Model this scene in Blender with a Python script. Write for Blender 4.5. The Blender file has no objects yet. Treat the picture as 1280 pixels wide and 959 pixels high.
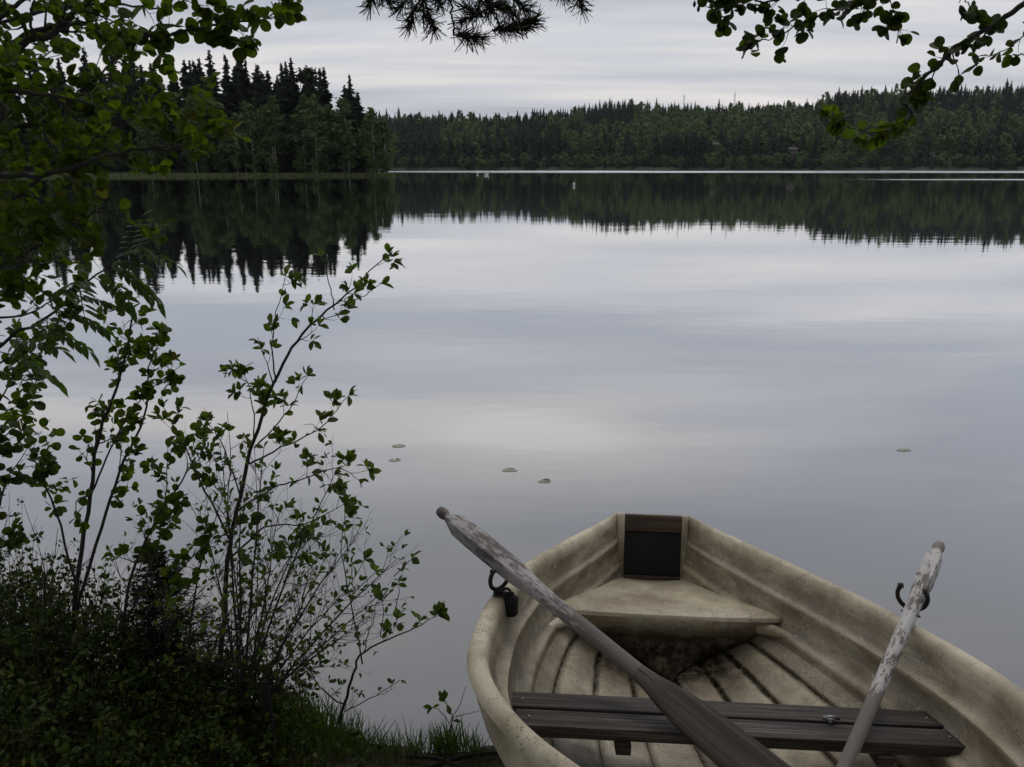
import bpy, math, random
import numpy as np
from mathutils import Vector, Matrix, noise as mnoise
R = math.radians
random.seed(11); rng = np.random.default_rng(11)
scene = bpy.context.scene
col = scene.collection

# ------------------------------------------------------------------ camera
FPX, CX, CY, EYE = 1036.0, 640.0, 479.5, 2.0
PIT = math.atan((CY-205.5)/FPX); CP, SP = math.cos(PIT), math.sin(PIT)
cam_d = bpy.data.cameras.new('camera'); cam = bpy.data.objects.new('camera', cam_d); col.objects.link(cam)
cam.location = (0, 0, EYE); cam.rotation_euler = (math.pi/2-PIT, 0, 0)
cam_d.sensor_width = 36; cam_d.lens = FPX/1280*36; cam_d.clip_start = .05; cam_d.clip_end = 9000
cam_d.dof.use_dof = True; cam_d.dof.focus_distance = 3.6; cam_d.dof.aperture_fstop = 10.5
scene.camera = cam
# ------------------------------------------------------------------ light and exposure
SUN_EL, SUN_AZ = R(58), R(35)          # azimuth clockwise from +Y (out over the lake)
sun_d = bpy.data.lights.new('sun', 'SUN'); sun_d.energy = 0.5; sun_d.angle = R(22); sun_d.color = (1, .96, .9)
sun = bpy.data.objects.new('sun', sun_d); col.objects.link(sun)
sun.rotation_euler = (math.pi/2-SUN_EL, 0, -SUN_AZ+math.pi)
sun.location = (0, 0, 30)
world = bpy.data.worlds.new('World'); scene.world = world; world.use_nodes = True
vs = scene.view_settings
vs.view_transform = 'Standard'; vs.look = 'None'; vs.gamma = 1; vs.use_curve_mapping = False; vs.exposure = 0.0

class NT:
    """small helper round a node tree"""
    def __init__(s, tree): s.t = tree; s.n = tree.nodes; s.l = tree.links
    def new(s, typ, **kw):
        n = s.n.new(typ)
        for k, v in kw.items(): setattr(n, k, v)
        return n
    def link(s, a, b): s.l.new(a, b)
    def val(s, inp, v):
        if isinstance(v, bpy.types.NodeSocket): s.l.new(v, inp)
        else: inp.default_value = v
    def math(s, op, a, b=0.0, c=None, clamp=False):
        n = s.new('ShaderNodeMath', operation=op); n.use_clamp = clamp
        s.val(n.inputs[0], a); s.val(n.inputs[1], b)
        if c is not None: s.val(n.inputs[2], c)
        return n.outputs[0]
    def mix(s, f, a, b, mode='MIX'):
        n = s.new('ShaderNodeMix', data_type='RGBA', blend_type=mode)
        s.val(n.inputs[0], f); s.val(n.inputs[6], a); s.val(n.inputs[7], b)
        return n.outputs[2]
    def ramp(s, f, stops, interp='LINEAR'):
        n = s.new('ShaderNodeValToRGB'); n.color_ramp.interpolation = interp
        el = n.color_ramp.elements
        while len(el) < len(stops): el.new(.5)
        for e, (p, c) in zip(el, stops):
            e.position = p; e.color = (c, c, c, 1) if isinstance(c, (int, float)) else (*c[:3], 1)
        s.val(n.inputs[0], f); return n.outputs[0]
    def noise(s, vec, scale=5, detail=3, rough=.5, dist=0.0):
        n = s.new('ShaderNodeTexNoise'); s.val(n.inputs['Vector'], vec); n.inputs['Scale'].default_value = scale
        n.inputs['Detail'].default_value = detail; n.inputs['Roughness'].default_value = rough
        n.inputs['Distortion'].default_value = dist
        return n.outputs[0]
    def mapping(s, vec, scale=(1, 1, 1), rot=(0, 0, 0), loc=(0, 0, 0)):
        n = s.new('ShaderNodeMapping'); s.val(n.inputs[0], vec)
        n.inputs['Scale'].default_value = scale; n.inputs['Rotation'].default_value = rot; n.inputs['Location'].default_value = loc
        return n.outputs[0]
    def comb(s, x, y, z):
        n = s.new('ShaderNodeCombineXYZ'); s.val(n.inputs[0], x); s.val(n.inputs[1], y); s.val(n.inputs[2], z); return n.outputs[0]
    def bump(s, h, strength=.3, dist=.01):
        n = s.new('ShaderNodeBump'); s.val(n.inputs['Height'], h); s.val(n.inputs['Strength'], strength)
        n.inputs['Distance'].default_value = dist; return n.outputs[0]

def build_world():
    t = NT(world.node_tree); t.n.clear()
    out = t.new('ShaderNodeOutputWorld'); bg = t.new('ShaderNodeBackground')
    sky = t.new('ShaderNodeTexSky', sky_type='NISHITA', sun_disc=False)
    sky.sun_elevation = SUN_EL; sky.sun_rotation = SUN_AZ; sky.air_density = 1.0; sky.dust_density = 3.0
    tc = t.new('ShaderNodeTexCoord'); sep = t.new('ShaderNodeSeparateXYZ'); t.link(tc.outputs['Generated'], sep.inputs[0])
    z = t.math('MAXIMUM', sep.outputs[2], 0.0)
    zz = t.math('ADD', z, .10)
    u = t.math('DIVIDE', sep.outputs[0], zz); v = t.math('DIVIDE', sep.outputs[1], zz)
    vec = t.comb(u, v, 0.0)
    m1 = t.mapping(vec, scale=(.16, .62, 1), rot=(0, 0, R(7)), loc=(.3, 1.7, 0))
    n1 = t.noise(m1, 1.5, 5, .5, .35)
    m2 = t.mapping(vec, scale=(.30, 1.6, 1), rot=(0, 0, R(-5)), loc=(4, .4, 0))
    n2 = t.noise(m2, 1.3, 5, .55, .3)
    f = t.math('ADD', t.math('MULTIPLY', n1, .62), t.math('MULTIPLY', n2, .38))
    # one pale opening in the cloud above the middle of the lake
    du = t.math('SUBTRACT', t.math('DIVIDE', sep.outputs[0], t.math('MAXIMUM', sep.outputs[1], .05)), .03)
    dz = t.math('SUBTRACT', sep.outputs[2], .314)
    g = t.math('ADD', t.math('POWER', t.math('DIVIDE', t.math('ABSOLUTE', du), .12), 2.0), t.math('POWER', t.math('DIVIDE', t.math('ABSOLUTE', dz), .026), 2.0))
    g = t.math('MULTIPLY', t.math('POWER', 2.718, t.math('MULTIPLY', g, -1.0)), .20)
    f = t.math('ADD', f, g)
    side = t.math('SUBTRACT', t.math('DIVIDE', sep.outputs[0], t.math('MAXIMUM', sep.outputs[1], .1)), .12, clamp=True)
    f = t.math('SUBTRACT', f, t.math('MULTIPLY', t.math('MULTIPLY', side, t.math('MULTIPLY', z, 4.0, clamp=True)), .15))
    c = t.ramp(f, [(.38, (.455, .485, .545)), (.46, (.55, .568, .617)), (.52, (.63, .64, .68)), (.58, (.74, .71, .71)), (.72, (.90, .865, .85))])
    # an overcast sky is brighter towards the zenith
    lift = t.ramp(z, [(0.0, .97), (.10, 1.0), (.20, 1.02), (.32, 1.0), (.46, (.98, .95, .90)), (1.0, (1.25, 1.21, 1.14))])
    c = t.mix(1.0, c, lift, 'MULTIPLY')
    c10 = t.mix(1.0, c, (10.5, 10.5, 10.5, 1), 'MULTIPLY')
    fin = t.mix(.93, sky.outputs[0], c10)
    t.link(fin, bg.inputs[0]); bg.inputs[1].default_value = .1
    t.link(bg.outputs[0], out.inputs[0])
build_world()

# ------------------------------------------------------------------ materials
def mat(name):
    m = bpy.data.materials.new(name); m.use_nodes = True
    t = NT(m.node_tree); b = t.n['Principled BSDF']; out = t.n['Material Output']
    tc = t.new('ShaderNodeTexCoord')
    return m, t, b, out, tc.outputs['Object'], tc
def plain(name, c, rough=.6, metal=0, nscale=30, var=.25, bump=.2, bd=.003):
    m, t, b, o, co, tc = mat(name)
    n = t.noise(co, nscale, 5, .6)
    c2 = tuple(x*(1-var) for x in c); c3 = tuple(min(1, x*(1+var)) for x in c)
    t.link(t.mix(n, (*c2, 1), (*c3, 1)), b.inputs['Base Color'])
    b.inputs['Roughness'].default_value = rough; b.inputs['Metallic'].default_value = metal
    t.link(t.bump(n, bump, bd), b.inputs['Normal'])
    return m
def leaf_mat(name, c, c2, trans=.35, rough=.5, spec=.3):
    m, t, b, out, co, tc = mat(name)
    geo = t.new('ShaderNodeNewGeometry'); oi = t.new('ShaderNodeObjectInfo')
    rnd = t.math('FRACT', t.math('ADD', geo.outputs['Random Per Island'], oi.outputs['Random']))
    colr = t.mix(rnd, (*c, 1), (*c2, 1))
    colr = t.mix(t.ramp(geo.outputs['Random Per Island'], [(.955, 0.0), (.96, .7)]), colr, (.13, .10, .03, 1))
    n = t.noise(co, 120, 3)
    colr = t.mix(1.0, colr, t.ramp(n, [(.35, .72), (.65, 1.25)]), 'MULTIPLY')
    t.link(colr, b.inputs['Base Color']); b.inputs['Roughness'].default_value = rough
    b.inputs['Specular IOR Level'].default_value = spec
    tr = t.new('ShaderNodeBsdfTranslucent')
    t.link(t.mix(1.0, colr, (1.25, 1.5, .55, 1), 'MULTIPLY'), tr.inputs[0])
    ms = t.new('ShaderNodeMixShader'); ms.inputs[0].default_value = trans
    t.link(b.outputs[0], ms.inputs[1]); t.link(tr.outputs[0], ms.inputs[2]); t.link(ms.outputs[0], out.inputs[0])
    return m
def crown_mat(name, c, c2, trans=.15, big=.5):
    """forest tree: colour differs from tree to tree and from clump to clump"""
    m, t, b, out, co, tc = mat(name)
    geo = t.new('ShaderNodeNewGeometry'); oi = t.new('ShaderNodeObjectInfo')
    pos = geo.outputs['Position']
    n = t.noise(pos, big, 3)
    f = t.math('ADD', t.math('MULTIPLY', oi.outputs['Random'], .6), t.math('MULTIPLY', n, .4))
    colr = t.mix(f, (*c, 1), (*c2, 1))
    colr = t.mix(1.0, colr, t.ramp(geo.outputs['Random Per Island'], [(0, .7), (1, 1.3)]), 'MULTIPLY')
    t.link(colr, b.inputs['Base Color']); b.inputs['Roughness'].default_value = .75
    b.inputs['Specular IOR Level'].default_value = .15
    tr = t.new('ShaderNodeBsdfTranslucent'); t.link(colr, tr.inputs[0])
    ms = t.new('ShaderNodeMixShader'); ms.inputs[0].default_value = trans
    t.link(b.outputs[0], ms.inputs[1]); t.link(tr.outputs[0], ms.inputs[2]); t.link(ms.outputs[0], out.inputs[0])
    return m

def water_mat():
    m, t, b, out, co, tc = mat('lake_water')
    geo = t.new('ShaderNodeNewGeometry'); pos = geo.outputs['Position']
    sep = t.new('ShaderNodeSeparateXYZ'); t.link(pos, sep.inputs[0])
    b.inputs['Base Color'].default_value = (.020, .023, .024, 1)
    b.inputs['IOR'].default_value = 1.33
    # wind-ruffled lanes out on the lake: rougher water over a limited strip of distance
    wob = t.math('MULTIPLY', t.math('SUBTRACT', t.noise(t.mapping(pos, scale=(.012, .02, 1)), 1.0, 3), .5), 26.0)
    yw = t.math('ADD', sep.outputs[1], wob)
    def lane(y0, y1, soft):
        a = t.math('DIVIDE', t.math('SUBTRACT', yw, y0), soft, clamp=True)
        c = t.math('DIVIDE', t.math('SUBTRACT', y1, yw), soft, clamp=True)
        return t.math('MULTIPLY', a, c)
    fx1 = t.math('DIVIDE', t.math('SUBTRACT', sep.outputs[0], -45.0), 60.0, clamp=True)
    fx2 = t.math('DIVIDE', t.math('SUBTRACT', sep.outputs[0], 38.0), 14.0, clamp=True)
    lane1 = t.math('MULTIPLY', lane(196, 285, 18), t.math('ADD', .45, t.math('MULTIPLY', fx1, .55)))
    lane2 = t.math('MULTIPLY', lane(108, 122, 5), fx2)
    streak = t.ramp(t.noise(t.mapping(pos, scale=(.015, .09, 1)), 1.0, 4), [(.40, .22), (.62, 1.0)])
    ln = t.math('MULTIPLY', t.math('MAXIMUM', lane1, lane2), streak)
    rough = t.math('ADD', .012, t.math('MULTIPLY', ln, .36))
    t.link(rough, b.inputs['Roughness'])
    gl = t.new('ShaderNodeBsdfGlossy'); gl.inputs[0].default_value = (.97, .97, .98, 1); t.link(rough, gl.inputs['Roughness'])
    lw = t.new('ShaderNodeLayerWeight'); lw.inputs[0].default_value = .5
    fac = t.math('ADD', .13, t.math('MULTIPLY', t.math('POWER', lw.outputs['Facing'], 2.1), .84))
    ms = t.new('ShaderNodeMixShader'); t.link(fac, ms.inputs[0]); t.link(b.outputs[0], ms.inputs[1]); t.link(gl.outputs[0], ms.inputs[2]); t.link(ms.outputs[0], out.inputs[0])
    n1 = t.noise(t.mapping(pos, scale=(.5, 1.6, 1)), 1.0, 3)
    n2 = t.noise(t.mapping(pos, scale=(2.2, 5.0, 1)), 1.0, 2)
    n3 = t.noise(t.mapping(pos, scale=(.06, .16, 1)), 1.0, 3)
    h = t.math('ADD', t.math('MULTIPLY', n1, .0035), t.math('MULTIPLY', n2, .0009))
    h = t.math('ADD', h, t.math('MULTIPLY', n3, .010))
    # a few faint rings spreading near the right oar
    d = t.new('ShaderNodeVectorMath', operation='DISTANCE'); t.link(pos, d.inputs[0]); d.inputs[1].default_value = (3.5, 2.3, 0)
    ring = t.math('MULTIPLY', t.math('SINE', t.math('MULTIPLY', d.outputs['Value'], 75.0)), t.ramp(t.math('DIVIDE', d.outputs['Value'], 4.0), [(.36, 0.0), (.44, 1.0), (.5, 0.0)]))
    h = t.math('ADD', h, t.math('MULTIPLY', ring, .00018))
    bm = t.new('ShaderNodeBump'); bm.inputs['Strength'].default_value = .5; bm.inputs['Distance'].default_value = 1.0
    t.link(h, bm.inputs['Height']); t.link(bm.outputs[0], b.inputs['Normal']); t.link(bm.outputs[0], gl.inputs['Normal'])
    return m

def gelcoat_mat():
    m, t, b, out, co, tc = mat('weathered_cream_gelcoat')
    base = (.64, .575, .43, 1)
    n = t.noise(co, 3.2, 6, .62, .4)
    c = t.mix(t.ramp(n, [(.38, 0.0), (.66, 1.0)]), base, (.33, .275, .185, 1))
    # inner shade of the hull painted in as a mottled, weathered brown
    ag = t.new('ShaderNodeAttribute', attribute_name='inner_shade', attribute_type='GEOMETRY')
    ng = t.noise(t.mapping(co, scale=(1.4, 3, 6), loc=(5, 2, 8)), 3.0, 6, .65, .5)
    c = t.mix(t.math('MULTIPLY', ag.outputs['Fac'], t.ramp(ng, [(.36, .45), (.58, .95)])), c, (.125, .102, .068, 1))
    # brown-green film of grime in large uneven patches
    n2 = t.noise(t.mapping(co, loc=(3, 1, 2)), 9, 6, .7, .6)
    c = t.mix(t.ramp(n2, [(.52, 0.0), (.72, .6)]), c, (.16, .125, .075, 1))
    # small black lichen and splash specks
    vo = t.new('ShaderNodeTexVoronoi'); t.link(co, vo.inputs['Vector']); vo.inputs['Scale'].default_value = 85
    sp = t.ramp(vo.outputs['Distance'], [(.14, 1.0), (.27, 0.0)])
    keep = t.ramp(t.noise(co, 7.5, 5, .7), [(.45, 0.0), (.54, 1.0)])
    c = t.mix(t.math('MULTIPLY', sp, keep), c, (.05, .045, .035, 1))
    # pale scuffs and scratches
    ns = t.noise(t.mapping(co, scale=(4, 90, 45), rot=(0, 0, .35)), 1.0, 4, .7)
    c = t.mix(t.ramp(ns, [(.63, 0.0), (.70, .55)]), c, (.62, .58, .5, 1))
    c = t.mix(t.ramp(t.noise(t.mapping(co, scale=(90, 4, 40), loc=(1, 5, 0)), 1.0, 3, .6), [(.68, 0.0), (.72, .45)]), c, (.62, .58, .5, 1))
    # dirt in the steps between strakes; dirt and painted shade in the stern well
    at = t.new('ShaderNodeAttribute', attribute_name='dirt_and_shade', attribute_type='GEOMETRY')
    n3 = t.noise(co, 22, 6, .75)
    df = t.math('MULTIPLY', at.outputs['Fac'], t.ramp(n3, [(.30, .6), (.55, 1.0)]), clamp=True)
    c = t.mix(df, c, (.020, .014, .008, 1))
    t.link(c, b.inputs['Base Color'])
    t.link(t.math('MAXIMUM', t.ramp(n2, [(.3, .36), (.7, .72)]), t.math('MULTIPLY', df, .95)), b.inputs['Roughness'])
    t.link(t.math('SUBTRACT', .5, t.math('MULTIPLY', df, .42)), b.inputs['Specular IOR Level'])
    h = t.math('ADD', t.math('MULTIPLY', n, .5), t.math('MULTIPLY', t.noise(co, 45, 4), .12))
    t.link(t.bump(h, .35, .008), b.inputs['Normal'])
    return m

def wood_mat(name, c_dark, c_mid, c_light, axis=0, fine=1.0, rough=.75, fade=None):
    m, t, b, out, co, tc = mat(name)
    sc = [70*fine, 70*fine, 70*fine]; sc[axis] = 2.2
    g = t.noise(t.mapping(co, scale=tuple(sc)), 1.0, 6, .65, .5)
    big = t.noise(co, 4, 4)
    c = t.ramp(g, [(.28, c_dark), (.5, c_mid), (.75, c_light)])
    c = t.mix(1.0, c, t.ramp(big, [(.3, .7), (.7, 1.25)]), 'MULTIPLY')
    sc2 = [150, 150, 150]; sc2[axis] = 1.5
    if fade:
        sp = t.new('ShaderNodeSeparateXYZ'); t.link(co, sp.inputs[0]); fm = t.math('DIVIDE', t.math('SUBTRACT', t.math('ADD', sp.outputs[0], t.math('MULTIPLY', g, .12)), fade[0]), fade[1], clamp=True)
        c = t.mix(fm, t.mix(g, (.04, .03, .026, 1), (.21, .18, .17, 1)), c)
    cr = t.ramp(t.noise(t.mapping(co, scale=tuple(sc2), loc=(7, 3, 1)), 1.0, 3), [(.62, 0.0), (.68, 1.0)])
    c = t.mix(cr, c, tuple(x*.35 for x in c_dark)+(1,))
    t.link(c, b.inputs['Base Color']); b.inputs['Roughness'].default_value = rough
    h = t.math('SUBTRACT', t.math('MULTIPLY', g, .6), cr)
    t.link(t.bump(h, .5, .002), b.inputs['Normal'])
    return m

def paint_mat(name, paint, wood, wood2, lo, hi, scale=(20, 70, 70), split=None):
    """flaking paint over weathered wood, the oar's length along local x"""
    m, t, b, out, co, tc = mat(name)
    n = t.noise(t.mapping(co, scale=scale), 1.0, 7, .7, .4)
    big = t.noise(t.mapping(co, scale=(5, 9, 9), loc=(2, 2, 2)), 1.0, 4)
    f = t.math('ADD', t.math('MULTIPLY', n, .65), t.math('MULTIPLY', big, .35))
    if split is not None:       # paint only survives along part of the length
        sep = t.new('ShaderNodeSeparateXYZ'); t.link(co, sep.inputs[0])
        f = t.math('ADD', f, t.ramp(sep.outputs[0], [(max(0, split-.05), 0.0), (split+.05, .14)]))
    pm = t.ramp(f, [(lo, 1.0), (hi, 0.0)])
    g = t.noise(t.mapping(co, scale=(4, 90, 90)), 1.0, 5, .6)
    wc = t.mix(g, (*wood, 1), (*wood2, 1))
    pc = t.mix(t.noise(co, 25, 5), tuple(x*.75 for x in paint)+(1,), (*paint, 1))
    t.link(t.mix(pm, wc, pc), b.inputs['Base Color'])
    t.link(t.mix(pm, (.8, .8, .8, 1), (.5, .5, .5, 1)), b.inputs['Roughness'])
    h = t.math('ADD', t.math('MULTIPLY', pm, .6), t.math('MULTIPLY', g, .4))
    t.link(t.bump(h, .6, .0015), b.inputs['Normal'])
    return m

def ground_mat():
    m, t, b, out, co, tc = mat('mossy_soil')
    n = t.noise(co, 9, 7, .65); n2 = t.noise(co, 2.2, 4)
    c = t.ramp(n, [(.3, (.012, .010, .007)), (.5, (.035, .028, .018)), (.72, (.075, .062, .042))])
    c = t.mix(t.ramp(n2, [(.45, 0.0), (.6, .85)]), c, (.030, .045, .014, 1))
    t.link(c, b.inputs['Base Color']); b.inputs['Roughness'].default_value = .9
    t.link(t.bump(n, .9, .03), b.inputs['Normal'])
    return m
def hill_mat():
    m, t, b, out, co, tc = mat('forest_floor')
    n = t.noise(co, .06, 5, .6)
    t.link(t.ramp(n, [(.3, (.010, .015, .007)), (.6, (.018, .028, .011)), (.75, (.05, .042, .03))]), b.inputs['Base Color'])
    b.inputs['Roughness'].default_value = .95
    return m

M = dict(
    water=water_mat(), gel=gelcoat_mat(), ground=ground_mat(), hill=hill_mat(),
    thwart=wood_mat('weathered_grey_plank', (.010, .008, .007), (.045, .037, .033), (.17, .15, .135), axis=1),
    board=wood_mat('brown_transom_board', (.014, .009, .006), (.045, .028, .017), (.10, .07, .045), axis=1),
    black=plain('black_rubber_pad', (.004, .0038, .0038), .8, bump=.3),
    blade=wood_mat('dark_varnished_blade', (.010, .007, .005), (.030, .021, .016), (.10, .075, .058), axis=0, rough=.5),
    paintL=paint_mat('grey_weathered_oar_paint', (.43, .405, .40), (.040, .030, .026), (.27, .24, .23), .475, .54, split=.74),
    paintR=paint_mat('white_flaking_oar_paint', (.56, .54, .53), (.12, .10, .09), (.25, .22, .20), .515, .545, split=.84),
    tipL=plain('greasy_dark_grip', (.09, .075, .068), .5), tipR=plain('worn_grey_grip', (.24, .21, .18), .6),
    iron=plain('rusty_dark_iron', (.035, .028, .024), .55, .6, 80, .5, .4, .002),
    steel=plain('dull_steel', (.3, .3, .3), .35, .9, 80),
    bark=plain('dark_bark', (.030, .024, .019), .85, 0, 60, .4, .6, .004),
    alderbark=plain('grey_alder_bark', (.032, .028, .024), .85, 0, 40, .4, .6, .006),
    pinebark=plain('rust_brown_pine_bark', (.10, .06, .035), .9, 0, 25, .5, .9, .02),
    alder=leaf_mat('alder_leaf', (.026, .042, .010), (.058, .086, .015), .45, spec=.15),
    alder2=leaf_mat('fresh_alder_leaf', (.050, .078, .010), (.105, .150, .018), .55, spec=.15),
    willow=leaf_mat('young_willow_leaf', (.055, .085, .016), (.115, .160, .028), .5),
    rowan=leaf_mat('rowan_leaflet', (.05, .09, .016), (.09, .15, .026), .5),
    scrub=leaf_mat('bilberry_leaf', (.016, .027, .006), (.062, .090, .018), .3, spec=.1),
    needle=leaf_mat('needle', (.012, .019, .008), (.022, .031, .012), .1, spec=.1),
    grass=leaf_mat('grass_blade', (.05, .09, .015), (.10, .14, .035), .3),
    reed=leaf_mat('pale_reed', (.11, .14, .055), (.17, .19, .09), .3),
    spruce=crown_mat('spruce_crown', (.014, .022, .013), (.026, .038, .019), .08),
    pine=crown_mat('pine_crown', (.022, .034, .018), (.034, .046, .022), .1),
    birch=crown_mat('birch_crown', (.058, .098, .034), (.105, .155, .052), .3),
    farspruce=crown_mat('far_spruce_crown', (.018, .028, .021), (.034, .047, .030), .08, .05),
    farbirch=crown_mat('far_birch_crown', (.080, .122, .046), (.125, .175, .066), .25, .05),
    trunk=plain('spruce_trunk', (.07, .055, .045), .9),
    birchtrunk=plain('birch_trunk', (.34, .32, .29), .7, 0, 4, .5),
    pad=plain('lily_pad_leaf', (.19, .20, .12), .14, 0, 25, .4),
    swan=plain('white_plumage', (.8, .8, .78), .6), bill=plain('dark_bill', (.05, .04, .02), .5),
    wallred=plain('faded_red_boards', (.30, .14, .10), .8), wallwhite=plain('white_boards', (.7, .7, .68), .7),
    roof=plain('grey_roof', (.12, .12, .12), .7), glass=plain('window_pane', (.03, .035, .04), .1),
    mast=plain('galvanised_mast', (.35, .35, .36), .5, .3), stone=plain('grey_boulder', (.12, .115, .11), .85, 0, 8, .4, .8, .02),
    deadwood=plain('rotten_wood', (.012, .009, .007), .9, 0, 40, .4, .8, .01),
)

# ------------------------------------------------------------------ mesh helpers
class MB:
    def __init__(s): s.v = []; s.f = []; s.n = 0; s.inst = []; s.mi = []
    def add(s, verts, faces, mi=0):
        o = s.n; verts = np.asarray(verts, float).reshape(-1, 3); s.v.append(verts)
        s.f += [tuple(i+o for i in f) for f in faces]; s.mi += [mi]*len(faces); s.n += len(verts)
    def put(s, tpl, mat3, loc, mi=0):       # tpl=(verts array, faces); collected, merged in build
        s.inst.append((tpl, mat3, loc, mi))
    def flush(s):
        groups = {}
        for tpl, m, l, mi in s.inst: groups.setdefault((id(tpl[0]), mi), [tpl, [], []]); g = groups[(id(tpl[0]), mi)]; g[1].append(m); g[2].append(l)
        for (k, mi), (tpl, ms, ls) in groups.items():
            ms = np.array(ms); ls = np.array(ls); V = np.einsum('nij,vj->nvi', ms, tpl[0])+ls[:, None, :]
            nv = len(tpl[0]); o = s.n; s.v.append(V.reshape(-1, 3))
            for i in range(len(ms)):
                b = o+i*nv; s.f += [tuple(j+b for j in f) for f in tpl[1]]
            s.mi += [mi]*(len(tpl[1])*len(ms)); s.n += nv*len(ms)
        s.inst = []
    def mesh(s, name, mats, smooth=False):
        s.flush(); me = bpy.data.meshes.new(name)
        V = np.concatenate(s.v).astype(np.float32); lens = np.array([len(f) for f in s.f], dtype=np.int32)
        loops = np.fromiter((i for f in s.f for i in f), dtype=np.int32, count=int(lens.sum()))
        me.vertices.add(len(V)); me.vertices.foreach_set('co', V.ravel())
        me.loops.add(len(loops)); me.loops.foreach_set('vertex_index', loops)
        me.polygons.add(len(lens)); st = np.zeros(len(lens), np.int32); st[1:] = np.cumsum(lens)[:-1]
        me.polygons.foreach_set('loop_start', st)
        me.polygons.foreach_set('material_index', np.array(s.mi, np.int32))
        if smooth: me.polygons.foreach_set('use_smooth', np.ones(len(lens), bool))
        for m in (mats if isinstance(mats, (list, tuple)) else [mats]): me.materials.append(m)
        me.update(calc_edges=True); me.validate()
        if smooth: me.set_sharp_from_angle(angle=R(38))
        return me
    def build(s, name, mats, parent=None, smooth=False):
        s.flush()
        if not s.v: return None
        o = bpy.data.objects.new(name, s.mesh(name, mats, smooth)); col.objects.link(o)
        if parent: o.parent = parent
        return o
def tag(o, label=None, cat=None, group=None, kind=None):
    for k, v in (('label', label), ('category', cat), ('group', group), ('kind', kind)):
        if v: o[k] = v
    return o
def empty(name, loc, label, cat, group=None, rot=None):
    o = bpy.data.objects.new(name, None); col.objects.link(o); o.location = loc; o.empty_display_size = .1
    if rot: o.rotation_euler = rot
    return tag(o, label, cat, group)
def sub(mb, loc):      # shift a builder's points into a thing's local frame
    mb.flush(); l = np.array(loc, float); mb.v = [v-l for v in mb.v]; return mb
def nrm(v):
    v = np.asarray(v, float); return v/(np.linalg.norm(v)+1e-9)
def ray(u, v):
    a = (u-CX)/FPX; b = -(v-CY)/FPX
    return np.array([a, CP+b*SP, -SP+b*CP])
def at(u, v, Y):       # the point seen at that spot of the photograph, Y metres ahead
    r = ray(u, v); return np.array([0, 0, EYE])+r*(Y/r[1])
def tube(mb, pts, rad, n=6, cap=True, mi=0):
    pts = np.asarray(pts, float); k = len(pts)
    if np.isscalar(rad): rad = [rad]*k
    tang = [nrm(pts[min(i+1, k-1)]-pts[max(i-1, 0)]) for i in range(k)]
    up = np.array([0, 0, 1.]) if abs(tang[0][2]) < .9 else np.array([1., 0, 0])
    a = nrm(np.cross(tang[0], up)); V = []
    for i in range(k):
        a = nrm(a-tang[i]*(a@tang[i])); b = np.cross(tang[i], a)
        for j in range(n):
            th = 2*math.pi*j/n; V.append(pts[i]+rad[i]*(math.cos(th)*a+math.sin(th)*b))
    F = [(i*n+j, i*n+(j+1) % n, (i+1)*n+(j+1) % n, (i+1)*n+j) for i in range(k-1) for j in range(n)]
    if cap: F += [tuple(range(n))[::-1], tuple((k-1)*n+j for j in range(n))]
    mb.add(V, F, mi)
def smooth_path(pts, n=6):      # Catmull-Rom
    P = [np.asarray(p, float) for p in pts]; P = [2*P[0]-P[1]]+P+[2*P[-1]-P[-2]]; out = []
    for i in range(1, len(P)-2):
        for k in range(n):
            t = k/n; a, b, c, d = P[i-1:i+3]
            out.append(.5*((2*b)+(-a+c)*t+(2*a-5*b+4*c-d)*t*t+(-a+3*b-3*c+d)*t**3))
    out.append(P[-2]); return np.array(out)
def bevel_box(mb, lo, hi, bev=.004, mi=0, M4=None):
    import bmesh
    bm = bmesh.new(); bmesh.ops.create_cube(bm, size=1)
    lo = np.array(lo); hi = np.array(hi)
    for v in bm.verts:
        p = (np.array(v.co)+.5)*(hi-lo)+lo; v.co = p
    bmesh.ops.bevel(bm, geom=bm.edges[:]+bm.verts[:], offset=bev, segments=2, affect='EDGES', profile=.6)
    V = [tuple(v.co) for v in bm.verts]; F = [tuple(x.index for x in f.verts) for f in bm.faces]
    bm.free()
    if M4: V = [tuple(M4 @ Vector(v)) for v in V]
    mb.add(V, F, mi)

def leaf_tpl(stations, fold=.25, droop=.15):
    """stations: (t, halfwidth). x = along, y = across, z = normal"""
    V = []; F = []
    V.append((0, 0, 0))
    for t, w in stations[1:-1]:
        z = -droop*t*t
        V += [(t, -w, z+fold*w), (t, 0, z), (t, w, z+fold*w)]
    V.append((1, 0, -droop))
    F += [(0, 1, 2), (0, 2, 3)]
    m = len(stations)-2
    for i in range(m-1):
        a = 1+3*i; b = a+3
        F += [(a, b, b+1, a+1), (a+1, b+1, b+2, a+2)]
    a = 1+3*(m-1); e = len(V)-1
    F += [(a, e, a+1), (a+1, e, a+2)]
    return (np.array(V, float), F)
T_ALDER = [leaf_tpl([(0, 0), (.12, .14), (.32, .33), (.58, .42), (.82, .37), (.97, .16), (1, 0)], f, d) for f, d in ((.2, .1), (.35, .25), (.1, -.1))]
T_ROUND = [leaf_tpl([(0, 0), (.08, .2), (.28, .42), (.55, .48), (.8, .40), (.95, .2), (1, 0)], f, d) for f, d in ((.15, .1), (.3, .2))]
T_WILL = [leaf_tpl([(0, 0), (.2, .12), (.45, .24), (.68, .25), (.87, .15), (1, 0)], f, d) for f, d in ((.3, .3), (.5, .1), (.2, .5))]
T_LET = [leaf_tpl([(0, 0), (.25, .15), (.6, .16), (1, 0)], .2, .2)]
T_SMALL = [leaf_tpl([(0, 0), (.3, .26), (.7, .26), (1, 0)], .25, .15)]
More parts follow.
